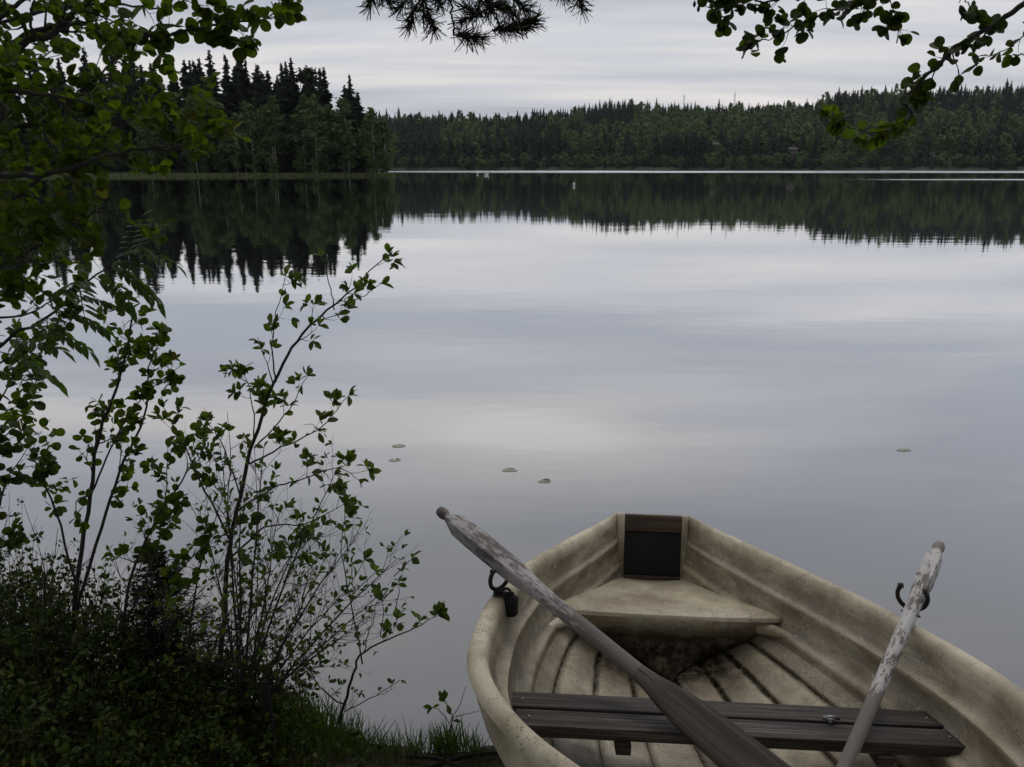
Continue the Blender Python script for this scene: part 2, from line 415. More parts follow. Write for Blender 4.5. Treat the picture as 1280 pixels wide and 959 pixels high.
T_NEEDLE = [(np.array([(0, -.012, 0), (0, .012, 0), (.9, .010, -.03), (1, 0, -.04), (.9, -.010, -.03)]), [(0, 1, 2, 3, 4)])]
T_BLADE = [(np.array([(0, -.012, 0), (0, .012, 0), (.4, .011, .02), (.4, -.011, .02), (.75, .007, -.03), (.75, -.007, -.03), (1, 0, -.14)]), [(0, 1, 2, 3), (3, 2, 4, 5), (5, 4, 6)])]
def frame_from(d, up):
    x = nrm(d); y = nrm(np.cross(up, x)); z = np.cross(x, y)
    return np.stack([x, y, z], 1)
def put_leaf(mb, tpls, p, d, size, up=None, w=1.0):
    if up is None: up = nrm(np.array([0, 0, 1.])+rng.normal(0, .75, 3))
    m = frame_from(d, up)*size
    m[:, 1] *= w
    mb.put(tpls[rng.integers(len(tpls))], m, np.asarray(p, float))

def twig(wood, lv, p, d, L, r, prm, level=0):
    """one twig with its leaves; prm: leaf templates, size, density, curl"""
    n = 5; pts = [np.array(p, float)]; d = nrm(d)
    for i in range(n):
        d = nrm(d+rng.normal(0, prm.get('wob', .16), 3)+np.array([0, 0, prm.get('lift', .06)]))
        pts.append(pts[-1]+d*L/n)
    rad = [r*(1-.75*i/n) for i in range(n+1)]
    tube(wood, pts, rad, 5 if level == 0 else 4)
    bare = rng.random() < prm.get('bare', 0)
    for i in range(1, n+1):
        t = i/n
        if level < prm.get('levels', 1) and rng.random() < prm.get('fork', .5) and i < n:
            ax = nrm(rng.normal(0, 1, 3)); dd = nrm(nrm(pts[i]-pts[i-1])+ax*.9)
            twig(wood, lv, pts[i], dd, L*rng.uniform(.35, .6), r*.6, prm, level+1)
        if not bare and t >= prm.get('from', .3) and rng.random() < prm.get('dens', .9):
            for _ in range(prm.get('pern', 1)):
                dd = nrm(nrm(pts[i]-pts[i-1])*.5+rng.normal(0, .7, 3)+np.array([0, 0, prm.get('leaflift', 0)]))
                put_leaf(lv, prm['tpl'], pts[i]+dd*.004, dd, prm['size']*rng.uniform(.6, 1.15))
    if not bare:
        base = nrm(pts[-1]-pts[-2])
        for _ in range(prm.get('tip', 3)):
            dd = nrm(base+rng.normal(0, .65, 3))
            put_leaf(lv, prm['tpl'], pts[-1], dd, prm['size']*rng.uniform(.7, 1.1))
def along(wood, lv, pts, r0, r1, prm, n, L, spread=1.0, t0=.1, plane=None):
    """a traced stem or limb that carries n side twigs"""
    P = smooth_path(pts, 5); P[1:-1] += rng.normal(0, .002, P[1:-1].shape); k = len(P)
    tube(wood, P, [r0+(r1-r0)*i/(k-1) for i in range(k)], 7)
    for j in range(n):
        t = t0+(1-t0)*(j+rng.random())/n; i = min(int(t*(k-1)), k-2)
        tg = nrm(P[i+1]-P[i]); ax = rng.normal(0, 1, 3); ax[1] *= .6
        if plane is not None: ax = ax+np.array(plane)
        dd = nrm(tg*.9+nrm(ax)*spread)
        twig(wood, lv, P[i], dd, L*rng.uniform(.5, 1.2)*(1-.35*t), max(.0012, (r0+(r1-r0)*t)*.5), prm)
    for _ in range(prm.get('tip', 0)):
        put_leaf(lv, prm['tpl'], P[-1], nrm(nrm(P[-1]-P[-3])+rng.normal(0, .6, 3)), prm['size']*rng.uniform(.75, 1.15))
    for i in range(k//2, k-1):
        if rng.random() < prm.get('dens', 0)*.8: put_leaf(lv, prm['tpl'], P[i], nrm(nrm(P[i+1]-P[i])*.5+rng.normal(0, .7, 3)), prm['size']*rng.uniform(.6, 1.1))
    return P

# ------------------------------------------------------------------ the setting: water, far hills, headland, near bank
def lake():
    s = 5000; mb = MB(); mb.add([(-s, -s, 0), (s, -s, 0), (s, s, 0), (-s, s, 0)], [(0, 1, 2, 3)])
    tag(mb.build('lake_water', M['water']), kind='structure')
lake()

SKY_U = [-900, 0, 300, 480, 560, 640, 700, 745, 765, 800, 850, 900, 990, 1010, 1100, 1200, 1280, 1500, 2200]
SKY_V = [140, 140, 141, 143, 145, 144, 138, 129, 128, 134, 133, 133, 131, 119, 116, 114, 115, 120, 125]
FAR0, CREST = 372.0, 590.0
def far_shore(x): return FAR0+8*math.sin(x*.012+1)+3*math.sin(x*.05)
def far_h(x, y):
    u = CX+FPX*CP*x/max(y, 1); u = min(max(u, -900), 2200)
    v = float(np.interp(u, SKY_U, SKY_V))
    crest = max(3.0, 2+CREST*(205.5-v)/(FPX*CP)*1.0-15.8)
    d = (y-far_shore(x))/(CREST-FAR0)
    if d < 0: return d*12
    base = .6+crest*min(d, 1)**1.15
    if d > 1: base -= (d-1)*6
    return base+1.2*mnoise.noise(Vector((x*.03, y*.03, 0)))*min(1, d*3)
def far_hills():
    mb = MB(); xs = np.linspace(-700, 900, 170); ys = np.concatenate([np.linspace(360, 400, 9), np.linspace(408, 620, 24), np.linspace(650, 1500, 10)])
    V = [(x, y, far_h(x, y) if y < 1400 else -5) for y in ys for x in xs]; n = len(xs)
    F = [(j*n+i, j*n+i+1, (j+1)*n+i+1, (j+1)*n+i) for j in range(len(ys)-1) for i in range(n-1)]
    mb.add(V, F); tag(mb.build('far_hills', M['hill'], smooth=True), kind='structure')
far_hills()

def head_shore(x):      # the y of the headland's waterline; it ends at a tip on the right
    u = -x
    if u > 26: return 146+max(0, 60-u)*.25-1.5*math.sin(u*.09)
    return 154.5
def head_h(x, y):
    d = min(y-head_shore(x), (-x-.1475*y)*2.0)
    if d < 0: return d*.25
    e = min(1, max(0, (-x-22)/14))
    return (.12+min(d, 30)*.055*(.3+.7*e)+.3*mnoise.noise(Vector((x*.1, y*.1, 3)))*min(1, d/6))-(max(0, d-70))*.1
def headland():
    mb = MB(); xs = np.concatenate([np.linspace(-420, -130, 25), np.linspace(-125, -18, 66)]); ys = np.concatenate([np.linspace(135, 175, 41), np.linspace(178, 300, 18)])
    V = [(x, y, head_h(x, y)) for y in ys for x in xs]; n = len(xs)
    F = [(j*n+i, j*n+i+1, (j+1)*n+i+1, (j+1)*n+i) for j in range(len(ys)-1) for i in range(n-1)]
    mb.add(V, F); tag(mb.build('headland', M['hill'], smooth=True), kind='structure')
headland()

def bank_line(x): return 2.50+.9/(1+math.exp((x+1.6)*2.2))+.05*math.sin(x*5)-.25/(1+math.exp(-(x-1.2)*3))
def bank_h(x, y):
    d = bank_line(x)-y
    nz = mnoise.noise(Vector((x*2.3, y*2.3, 0)))*.05+mnoise.noise(Vector((x*8, y*8, 4)))*.02
    if d < 0: return max(-1.5, d*.35)+nz*.3-.01
    return .015+.24*d/(1+.12*d)+nz*min(1, d*4)
def near_bank():
    mb = MB()
    xs = np.concatenate([np.linspace(-40, -4.2, 22), np.linspace(-4, 4, 161), np.linspace(4.2, 40, 22)])
    ys = np.concatenate([np.linspace(-40, -2.2, 20), np.linspace(-2, 4.5, 131), np.linspace(4.8, 9, 8)])
    V = [(x, y, bank_h(x, y)) for y in ys for x in xs]; n = len(xs)
    F = [(j*n+i, j*n+i+1, (j+1)*n+i+1, (j+1)*n+i) for j in range(len(ys)-1) for i in range(n-1)]
    mb.add(V, F); tag(mb.build('near_bank', M['ground'], smooth=True), kind='structure')
near_bank()

# ------------------------------------------------------------------ forest trees
def spruce_mesh(h, width, layers, per, seed, tris=3, start=.10, trunk=True, mats=None, dens_low=1.0):
    g = np.random.default_rng(seed); cr = MB(); zs = start*h; i = 0
    ang0 = g.random()*6.28
    lean = g.normal(0, .006, 2)*h
    while True:
        f = i/layers
        if f >= 1: break
        z = h*(start+(1-start)*f**.92)
        r = width*(1-f)**.66*(.6+.7*g.random())*(1 if f > .12 else .75+.25*f/.12)+.22
        c = lean*(z/h)**2
        for k in range(per if f < .8 else max(3, per-3)):
            if g.random() < .16: continue
            a = ang0+6.283*k/per+g.normal(0, .3)+i*1.7
            rr = r*g.uniform(.6, 1.2); dr = rr*g.uniform(.18, .55); d = np.array([math.cos(a), math.sin(a)]); q = np.array([-d[1], d[0]])
            w = max(.30, rr*.36)
            zr = z+g.normal(0, .12)
            for s in range(tris):
                o = (s-(tris-1)/2)*.42+g.normal(0, .08)
                dd = nrm(d+q*o*1.1); ln = rr*g.uniform(.65, 1.0)*(1-abs(o)*.25)
                r0 = c+dd*rr*.06; r1 = c+dd*ln*.55; r2 = c+dd*ln; qq = np.array([-dd[1], dd[0]])*w*.45
                z1 = zr-dr*.45; z2 = zr-dr+rr*.07
                cr.add([(*(r0-qq*.3), zr), (*(r0+qq*.3), zr), (*(r1+qq), z1), (*(r1-qq), z1), (*r2, z2), (*(r1-qq*.2), z1-w*.9), (*(r1+qq*1.2), z1-w*.7)],
                       [(0, 1, 2, 3), (3, 2, 4), (3, 5, 4), (2, 6, 4)])
        i += 1
    m = 9; N = 14; V = []
    for a in range(N):
        f = a/(N-1); z = h*(start+(1-start)*f*.97)
        for b in range(m): rr = (width*(1-f)**.8*.55)*g.uniform(.7, 1.15)+.03; V.append((lean[0]*(z/h)**2+math.cos(6.283*b/m+a*.5)*rr, lean[1]*(z/h)**2+math.sin(6.283*b/m+a*.5)*rr, z+g.uniform(-.3, .3)))
    cr.add(V, [(a*m+b, a*m+(b+1) % m, (a+1)*m+(b+1) % m, (a+1)*m+b) for a in range(N-1) for b in range(m)])
    cr.add([(-.16, 0, h*.93), (.16, 0, h*.93), (0, .05, h*1.01), (0, -.16, h*.93), (0, .16, h*.93)], [(0, 1, 2), (3, 4, 2)])
    tr = MB(); tube(tr, [(0, 0, -.6), (lean[0]*.25, lean[1]*.25, h*.5), (lean[0], lean[1], h*.98)], [h*.011, h*.0075, .03], 6)
    return cr, tr
def clump_mesh(h, rad, seed, n, size, lo=.25, shape='birch'):
    """deciduous crown: limbs carrying clumps of leaf-sized faces with gaps"""
    g = np.random.default_rng(seed); cr = MB(); tr = MB(); cl = []
    lean = g.normal(0, .02, 2)*h
    tube(tr, [(0, 0, -.5), (lean[0]*.3, lean[1]*.3, h*.45), (lean[0], lean[1], h*.94)], [h*.0060, h*.0045, .03], 6)
    nl = 26
    for i in range(nl):
        f = lo+(1-lo)*((i+g.random())/nl); a = g.random()*6.28
        r = rad*(math.sin(math.pi*min(1, ((f-lo)/(1-lo))*.86+.12))**.8)*g.uniform(.3, 1.0)
        p0 = np.array([lean[0]*f, lean[1]*f, h*f*.93]); p1 = p0+np.array([math.cos(a)*r, math.sin(a)*r, r*.35+.2])
        tube(tr, [p0, (p0+p1)/2+np.array([0, 0, r*.1]), p1], [.06, .04, .015], 4, cap=False)
        cl.append((p1, max(.5, r*.45+.35*g.random()))); cl.append(((p0+p1)/2, .5*rad*.5))
    cl.append((np.array([lean[0], lean[1], h*.97]), .5))
    T = np.array([(-.5, -.3, 0), (.5, -.3, 0), (.4, .4, .1), (-.3, .5, 0)]); per = max(1, n//len(cl))
    for c, rr in cl:
        P = c+g.normal(0, 1, (per, 3))*np.array([rr, rr, rr*.8])*.55
        for p in P:
            m = frame_from(g.normal(0, 1, 3), g.normal(0, 1, 3))*size*g.uniform(.6, 1.3)
            cr.add(T@m.T+p, [(0, 1, 2, 3)])
    return cr, tr
def pine_mesh(h, seed, n, size):
    g = np.random.default_rng(seed); cr = MB(); tr = MB(); lean = g.normal(0, .02, 2)*h
    tube(tr, [(0, 0, -.5), (lean[0]*.3, lean[1]*.3, h*.5), (lean[0], lean[1], h*.96)], [h*.011, h*.008, .05], 6)
    T = np.array([(-.5, -.3, 0), (.5, -.3, 0), (.4, .4, .1), (-.3, .5, 0)]); N = 24
    for i in range(N):
        f = .52+.46*i/N; a = g.random()*6.28; r = h*.13*(1-(f-.5)*1.35)*g.uniform(.4, 1.1)+.3
        p0 = np.array([lean[0]*f, lean[1]*f, h*f*.98]); p1 = p0+np.array([math.cos(a)*r, math.sin(a)*r, g.uniform(0, .8)])
        tube(tr, [p0, p1], [.07, .02], 4, cap=False)
        for t in (.45, .75, 1):
            c = p0+(p1-p0)*t
            for p in c+g.normal(0, 1, (n//N//3, 3))*np.array([.5, .5, .28]):
                m = frame_from(g.normal(0, 1, 3), np.array([0, 0, 1.])+g.normal(0, .5, 3))*size*g.uniform(.6, 1.3)
                cr.add(T@m.T+p, [(0, 1, 2, 3)])
    return cr, tr

def proto(kind, parts):      # meshes shared by all the copies of a kind
    cr, tr = parts; cm = {'spruce': 'spruce', 'birch': 'birch', 'pine': 'pine'}[kind]; tm = {'spruce': 'trunk', 'birch': 'birchtrunk', 'pine': 'trunk'}[kind]
    return (cr.mesh('crown', M[cm]), tr.mesh('trunk', M[tm]))
SPR = [proto('spruce', spruce_mesh(20, w, 58, 9, 100+i, start=.04)) for i, w in enumerate((3.1, 3.7, 2.7, 3.3, 2.9, 3.9))]
BIR = [proto('birch', clump_mesh(14, r, 200+i, 1500, .42, lo)) for i, (r, lo) in enumerate(((2.4, .05), (2.0, .10), (2.8, .02), (1.7, .4)))]
PIN = [proto('pine', pine_mesh(20, 300+i, 1400, .5)) for i in range(3)]
def place_tree(kind, protos, name, x, y, z, h, h0, label, group, cat='tree', wide=None):
    p = protos[rng.integers(len(protos))]; s = h/h0
    e = empty(name, (x, y, z), label, cat, group); e.rotation_euler = (0, 0, rng.random()*6.28)
    ws = s**.6 if wide is None else wide
    for me, nm in ((p[0], 'crown'), (p[1], 'trunk')):
        o = bpy.data.objects.new(nm, me); col.objects.link(o); o.parent = e; o.scale = (ws, ws, s)
    return e
def px_x(u, y): return (u-CX)/FPX*(y*CP)     # ground x seen at column u, y metres ahead
def top_z(v, y): r = ray(CX, v); return EYE+r[2]/r[1]*y
# skyline of the headland, as (column, row) of the tallest spruces
HT = [(-40, 60), (-10, 52), (25, 66), (60, 58), (90, 68), (120, 60), (150, 55), (178, 66), (205, 72), (222, 68), (240, 70), (253, 68), (264, 74), (276, 64), (291, 59),
      (303, 64), (313, 61), (328, 74), (341, 84), (355, 71), (367, 72), (386, 86), (393, 80), (405, 84), (413, 82), (430, 98), (440, 93), (447, 108)]
for i, (u, v) in enumerate(HT):
    u0 = u; u = u+rng.uniform(-5, 5); v = v+rng.uniform(-3, 9)
    y = 158+rng.uniform(0, 12); x = px_x(u, y); z = head_h(x, y); h = top_z(v, y)-z
    if u0 in (386, 393, 178, 341): place_tree('pine', PIN, 'pine_tree', x, y, z, h, 20, 'tall open crowned pine among the spruces of the headland', 'pines on the headland', wide=.9)
    else: place_tree('spruce', SPR, 'spruce_tree', x, y, z, h, 20, 'tall dark spruce rising above the headland shore', 'tall spruces on the headland', wide=rng.uniform(.9, 1.25))
def sky_head(u): return float(np.interp(u, [a for a, _ in HT], [b for _, b in HT]))
for i in range(74):      # the rest of the stand, lower and behind
    u = rng.uniform(-60, 452); y = rng.uniform(160, 184); x = px_x(u, y); z = head_h(x, y)
    v = sky_head(u)+rng.uniform(4, 44); place_tree('spruce', SPR, 'spruce_tree', x, y, z, top_z(v, y)-z, 20, 'dark spruce inside the stand on the headland', 'spruces inside the headland stand', wide=rng.uniform(.85, 1.15))
for i in range(46):      # low birches and alders along the shore
    u = rng.uniform(-60, 488); y = 151+rng.uniform(0, 7)+max(0, u-440)*.05; x = px_x(u, y); z = max(.1, head_h(x, y))
    v = 128+rng.uniform(-18, 45)
    if u > 450: v = rng.uniform(140, 165)
    place_tree('birch', BIR[:3], 'birch_tree', x, y+2, z, top_z(v, y)-z, 14, 'leafy green birch at the foot of the headland spruces', 'birches along the headland shore', wide=rng.uniform(.8, 1.25))
for u, v, lab in ((396, 118, 'tall pale green birch in the middle of the headland shore'), (345, 120, 'slim white stemmed birch left of the pale green birch on the headland'),
                  (468, 134, 'wispy topped birch standing at the right end of the headland'), (482, 150, 'lowest leafy birch at the very tip of the headland'),
                  (246, 118, 'slender white stemmed birch on the left part of the headland')):
    y = 153; x = px_x(u, y); z = max(.1, head_h(x, y)); place_tree('birch', BIR[3:] if 'stemmed' in lab else BIR[:2], 'birch_tree', x, y, z, top_z(v, y)-z, 14, lab, None, wide=1.0)
def reeds():
    mb = MB()
    for i in range(9000):
        x = rng.uniform(-125, -21); y = head_shore(x)+rng.uniform(-1.2, .9); p = (x, y, -.05)
        put_leaf(mb, T_BLADE, p, np.array([rng.normal(0, .2), rng.normal(0, .2), 1]), rng.uniform(.25, .75), up=rng.normal(0, 1, 3), w=6)
    tag(mb.build('shore_reeds', M['reed']), 'pale green reeds growing along the waterline of the headland', 'reeds', kind='stuff')
reeds()
# ---- far wood
# (column, distance, width, height, wall, half width of the gap between the trees, top of the trees in the gap, label)
COTS = ((989, 427, 5.0, 3.0, 'wallred', 3.2, 190, 'small faded red cottage glimpsed between the trees of the far shore'), (892, 452, 5.5, 2.4, 'wallwhite', 4, 181, 'small white cottage glimpsed high among the trees of the far shore'),
        (1059, 445, 3.2, 2.2, 'wallwhite', 1.8, 181, 'tiny white hut behind the right hand branch on the far shore'))
def compact(parts):
    cr, tr = parts; cr.flush(); tr.flush(); cr.add(np.concatenate(tr.v), tr.f); return (np.concatenate(cr.v), cr.f)
FS = [compact(spruce_mesh(18, w, 22, 7, 400+i, tris=1, start=.02)) for i, w in enumerate((3.0, 3.6, 2.7, 3.3, 3.8))]
FB = [compact(clump_mesh(14, r, 500+i, 330, 1.0, .1)) for i, r in enumerate((3.0, 3.6, 2.5))]
def far_meshes(tpls, mname):
    out = []
    for t in tpls:
        mb = MB(); mb.add(t[0], t[1]); out.append(mb.mesh('far_tree', M[mname]))
    return out
FSM = far_meshes(FS, 'farspruce'); FBM = far_meshes(FB, 'farbirch')
def birchness(u, y):      # where the pale woods stand on the far slope
    d = (y-FAR0)/(CREST-FAR0)
    k = .18
    if 780 < u < 1010 and .25 < d < .9: k = .86
    if 1010 <= u < 1400 and d < .55: k = .55
    if u < 780 and d < .8: k = .3+.25*math.sin(u*.045)
    if d > .9: k = .22
    if 730 < u < 790 and d > .5: k = .05
    return k
def far_trees():
    st = {'s': MB(), 'b': MB()}; nI = 0
    for row, (d0, d1, n, hs) in enumerate(((-6, 4, 420, .8), (8, 28, 230, .9), (30, 70, 420, .95), (70, 120, 420, .95), (120, 175, 420, .95), (175, 222, 520, .95), (222, 245, 160, 1.0))):
        for i in range(n):
            u = 300+(1560-300)*(i+rng.random())/n; y = FAR0; x = px_x(u, y); y = far_shore(x)+6+rng.uniform(d0, d1); x = px_x(u, y); z = far_h(x, y)-.3
            k = birchness(u, y) if row else .5
            b = rng.random() < k; h = rng.uniform(11, 16)*hs if b else rng.uniform(12, 16.5)*hs*(1.0 if rng.random() > .05 else 1.15)
            if row == 0: h *= rng.uniform(.3, .6)
            for c in COTS:
                if y < c[1]-2 and abs(u-c[0]) < c[5]+3.2: h = min(h, max(2.0, top_z(c[6], y)-z))
                elif abs(y-c[1]) < 7 and abs(u-c[0]) < 12: h = min(h, 3)
            j = rng.integers(3 if b else 5); s = h/(14 if b else 18); ws = s**.5*rng.uniform(.9, 1.4)
            a = rng.random()*6.28
            if row == 1 and 460 < u < 1300:
                o = bpy.data.objects.new('birch_tree' if b else 'spruce_tree', (FBM if b else FSM)[j]); col.objects.link(o)
                o.location = (x, y, z); o.rotation_euler = (0, 0, a); o.scale = (ws, ws, s); nI += 1
                if b: tag(o, 'round crowned leafy tree in the front rows of the far shore wood', 'tree', 'leafy trees along the far shore')
                else: tag(o, 'pointed dark spruce in the front rows of the far shore wood', 'tree', 'spruces along the far shore')
            else:
                c, sn = math.cos(a), math.sin(a)
                m = np.array([[c*ws, -sn*ws, 0], [sn*ws, c*ws, 0], [0, 0, s]])
                st['b' if b else 's'].put((FB if b else FS)[j], m, np.array([x, y, z]))
    tag(st['s'].build('far_spruce_wood', M['farspruce']), 'dark spruce wood covering the far shore up to its skyline', 'wood', kind='stuff')
    tag(st['b'].build('far_leafy_wood', M['farbirch']), 'paler green leafy wood mixed into the slope of the far shore', 'wood', kind='stuff')
far_trees()
# masts, cottages
def mast(u, v, y, label):
    x = px_x(u, y); z0 = 20; z1 = top_z(v, y); e = empty('radio_mast', (x, y, z0), label, 'mast'); h = z1-z0
    mb = MB()
    for k in range(3):
        a = k*2.094; tube(mb, [(math.cos(a)*.8, math.sin(a)*.8, 0), (math.cos(a)*.5, math.sin(a)*.5, h)], .16, 5)
    for j in range(24):
        z = h*j/24; a = (j % 3)*2.094; tube(mb, [(math.cos(a)*.7, math.sin(a)*.7, z), (math.cos(a+2.094)*.7, math.sin(a+2.094)*.7, z+h/24)], .07, 4)
    mb.build('tower', M['mast'], e)
    a = MB(); tube(a, [(0, 0, h), (0, 0, h+4)], .1, 5); tube(a, [(-1.6, 0, h-1), (1.6, 0, h-1)], .12, 5); a.build('antenna', M['mast'], e)
mast(851, 119, 900, 'thin radio mast on the skyline, the left one of two'); mast(913, 117, 900, 'thin radio mast on the skyline, the right one of two')
def cottage(u, v, y, w, hh, wall, label):
    x = px_x(u, y); z = far_h(x, y)-.2; e = empty('cottage', (x, y, z), label, 'house'); d = w*.8
    mb = MB(); bevel_box(mb, (-w/2, 0, -2), (w/2, d, hh), .03); mb.build('wall', M[wall], e)
    r = MB(); rw = w/2+.4; r.add([(-rw, -.4, hh-.1), (rw, -.4, hh-.1), (rw, d+.4, hh-.1), (-rw, d+.4, hh-.1), (-rw, d/2, hh+w*.28), (rw, d/2, hh+w*.28)], [(0, 1, 5, 4), (2, 3, 4, 5), (0, 4, 3), (1, 2, 5), (0, 3, 2, 1)])
    ro = r.build('roof', M['roof'], e); c = MB(); bevel_box(c, (w*.15, d*.4, hh+w*.1), (w*.15+.7, d*.4+.7, hh+w*.4), .02); c.build('chimney', M['stone'], ro)
    for sx in (-.28, .22):
        f = MB(); bevel_box(f, (w*sx-.5, -.06, hh*.35), (w*sx+.5, -.003, hh*.8), .01); fo = f.build('window', M['wallwhite'], e)
        g = MB(); bevel_box(g, (w*sx-.4, -.09, hh*.39), (w*sx+.4, -.063, hh*.76), .005); g.build('pane', M['glass'], fo)
# ------------------------------------------------------------------ birds and lily pads
def swan(u, v, yaw, label, s=1.0):
    r = ray(u, v); t = -EYE/r[2]; x, y = r[0]*t, r[1]*t
    e = empty('swan', (x, y, 0), label, 'bird', rot=(0, 0, yaw)); e.scale = (s, s, s)
    b = MB(); P = [(-.42, 0, .22), (-.36, 0, .18), (-.2, 0, .14), (0, 0, .12), (.2, 0, .13), (.33, 0, .17), (.40, 0, .28), (.40, 0, .45), (.42, 0, .6), (.46, 0, .66), (.52, 0, .65), (.56, 0, .62)]
    tube(b, P, [.02, .09, .17, .2, .18, .12, .07, .05, .045, .055, .05, .03], 10); b.build('body', M['swan'], e, True)
    w = MB(); tube(w, [(.15, .1, .2), (-.1, .13, .26), (-.35, .06, .3)], [.08, .11, .02], 8); tube(w, [(.15, -.1, .2), (-.1, -.13, .26), (-.35, -.06, .3)], [.08, .11, .02], 8); w.build('wings', M['swan'], e, True)
    k = MB(); tube(k, [(.555, 0, .62), (.65, 0, .59)], [.028, .012], 6); k.build('bill', M['bill'], e)
swan(597, 217.6, 1.5, 'white bird on the far water, left one of the close pair', .9); swan(608, 219.2, .2, 'white bird on the far water, right one of the close pair', .95)
swan(717.5, 232.0, 1.4, 'lone white bird on the dark reflection, nearest of the three birds', .55)
def lily(u, v, r, label, seed, curl):
    g = np.random.default_rng(seed); ry = ray(u, v); t = -EYE/ry[2]; x, y = ry[0]*t, ry[1]*t
    mb = MB(); n = 28; V = [(0, 0, .004)]; a0 = g.random()*6.28
    for ring in (.45, .8, 1.0):
        for i in range(n+1):
            a = a0+.25+(6.283-.5)*i/n; q = r*ring*(1+.06*math.sin(3*a+seed))
            V.append((math.cos(a)*q*.85, math.sin(a)*q*.5, .002+(curl*max(0, math.cos(a-1.2))**3*.007 if ring == 1 else 0)))
    F = [(0, 1+i, 2+i) for i in range(n)]
    for k in range(2):
        o = 1+k*(n+1); F += [(o+i, o+n+1+i, o+n+2+i, o+1+i) for i in range(n)]
    V2 = [(a, b, c-.003) for a, b, c in V]; m = len(V)
    mb.add(V+V2, F+[tuple(j+m for j in f[::-1]) for f in F]); o = mb.build('lily_pad', M['pad'], None, True); o.location = (x, y, 0)
    tag(o, label, 'water plant')
lily(498, 558, .060, 'small floating lily pad farthest from the boat, upper one of the left two', 1, .6); lily(493, 575.5, .050, 'small floating lily pad, lower one of the left two', 2, 1)
lily(637, 588, .062, 'floating lily pad in the middle of the water above the long oar tip', 3, .6); lily(681, 602, .052, 'small lily pad nearest the stern of the boat', 4, 1.2)
lily(1130, 563, .060, 'single floating lily pad far right on open water', 5, .6)

# ------------------------------------------------------------------ the rowing boat
BO = Vector((.66065, 3.58231, .42131))
ES = Vector((-.03088, -.99194, .12287)); ET = Vector((.99892, -.03488, -.0306)); EN = Vector((.03464, .1218, .99195))
BM = Matrix(((ES.x, ET.x, EN.x, BO.x), (ES.y, ET.y, EN.y, BO.y), (ES.z, ET.z, EN.z, BO.z), (0, 0, 0, 1)))
# mesh handedness: (s, t, n) is mirrored against (x, y, z), so local y = -t
BM = BM @ Matrix.Diagonal((1, -1, 1, 1))
def bl(s, t, n): return (s, -t, n)
def bw(s, t, n): return np.array(BM @ Vector(bl(s, t, n)))
boat = bpy.data.objects.new('rowing_boat', None); col.objects.link(boat); boat.matrix_world = BM
tag(boat, 'cream fibreglass rowing boat with grey thwart, its bow drawn up on the bank', 'boat')
SL = [0, .12, .374, .748, 1.10, 1.41, 1.56, 1.73, 1.90, 2.04, 2.25, 2.45, 2.62, 2.72, 2.78]
WL = [.185, .245, .413, .623, .725, .755, .744, .692, .603, .480, .285, .100, -.04, -.13, -.175]
SR = [0, .12, .345, .617, .886, 1.08, 1.33, 1.51, 1.75, 2.0, 2.25, 2.45, 2.62, 2.72, 2.78]
WR = [.175, .228, .352, .486, .616, .695, .786, .825, .835, .79, .67, .52, .36, .26, .185]
def sm(S, W):
    xs = np.linspace(0, 2.78, 279); w = np.interp(xs, S, W)
    for _ in range(3):
        p = np.pad(w, 7, mode='reflect', reflect_type='odd'); w = np.convolve(p, np.ones(15)/15, 'valid')
    return xs, w
XL, YL = sm(SL, WL); XR, YR = sm(SR, WR)
def wl(s): return float(np.interp(s, XL, YL))
def wr(s): return float(np.interp(s, XR, YR))
def depth(s): return .40-.02*max(0, .5-s)-.16*max(0, (s-1.9)/.88)**2
# inner section from the rim down to the middle: (share of half width, depth, dirt)
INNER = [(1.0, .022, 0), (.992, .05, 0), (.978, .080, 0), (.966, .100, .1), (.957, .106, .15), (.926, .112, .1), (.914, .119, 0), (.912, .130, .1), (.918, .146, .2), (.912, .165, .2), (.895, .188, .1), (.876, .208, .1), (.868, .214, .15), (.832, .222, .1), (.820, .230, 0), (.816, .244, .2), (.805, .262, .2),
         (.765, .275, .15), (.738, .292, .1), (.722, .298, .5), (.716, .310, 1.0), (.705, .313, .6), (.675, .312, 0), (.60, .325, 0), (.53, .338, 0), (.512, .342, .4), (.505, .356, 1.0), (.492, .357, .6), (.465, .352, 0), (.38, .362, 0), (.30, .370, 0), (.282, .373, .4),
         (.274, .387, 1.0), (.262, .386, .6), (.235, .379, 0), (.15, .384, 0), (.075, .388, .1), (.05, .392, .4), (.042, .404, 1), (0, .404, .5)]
RIM = [(-.006, -.010), (-.016, -.001), (-.030, .003), (-.046, .001), (-.056, -.006)]      # offsets from the outer edge
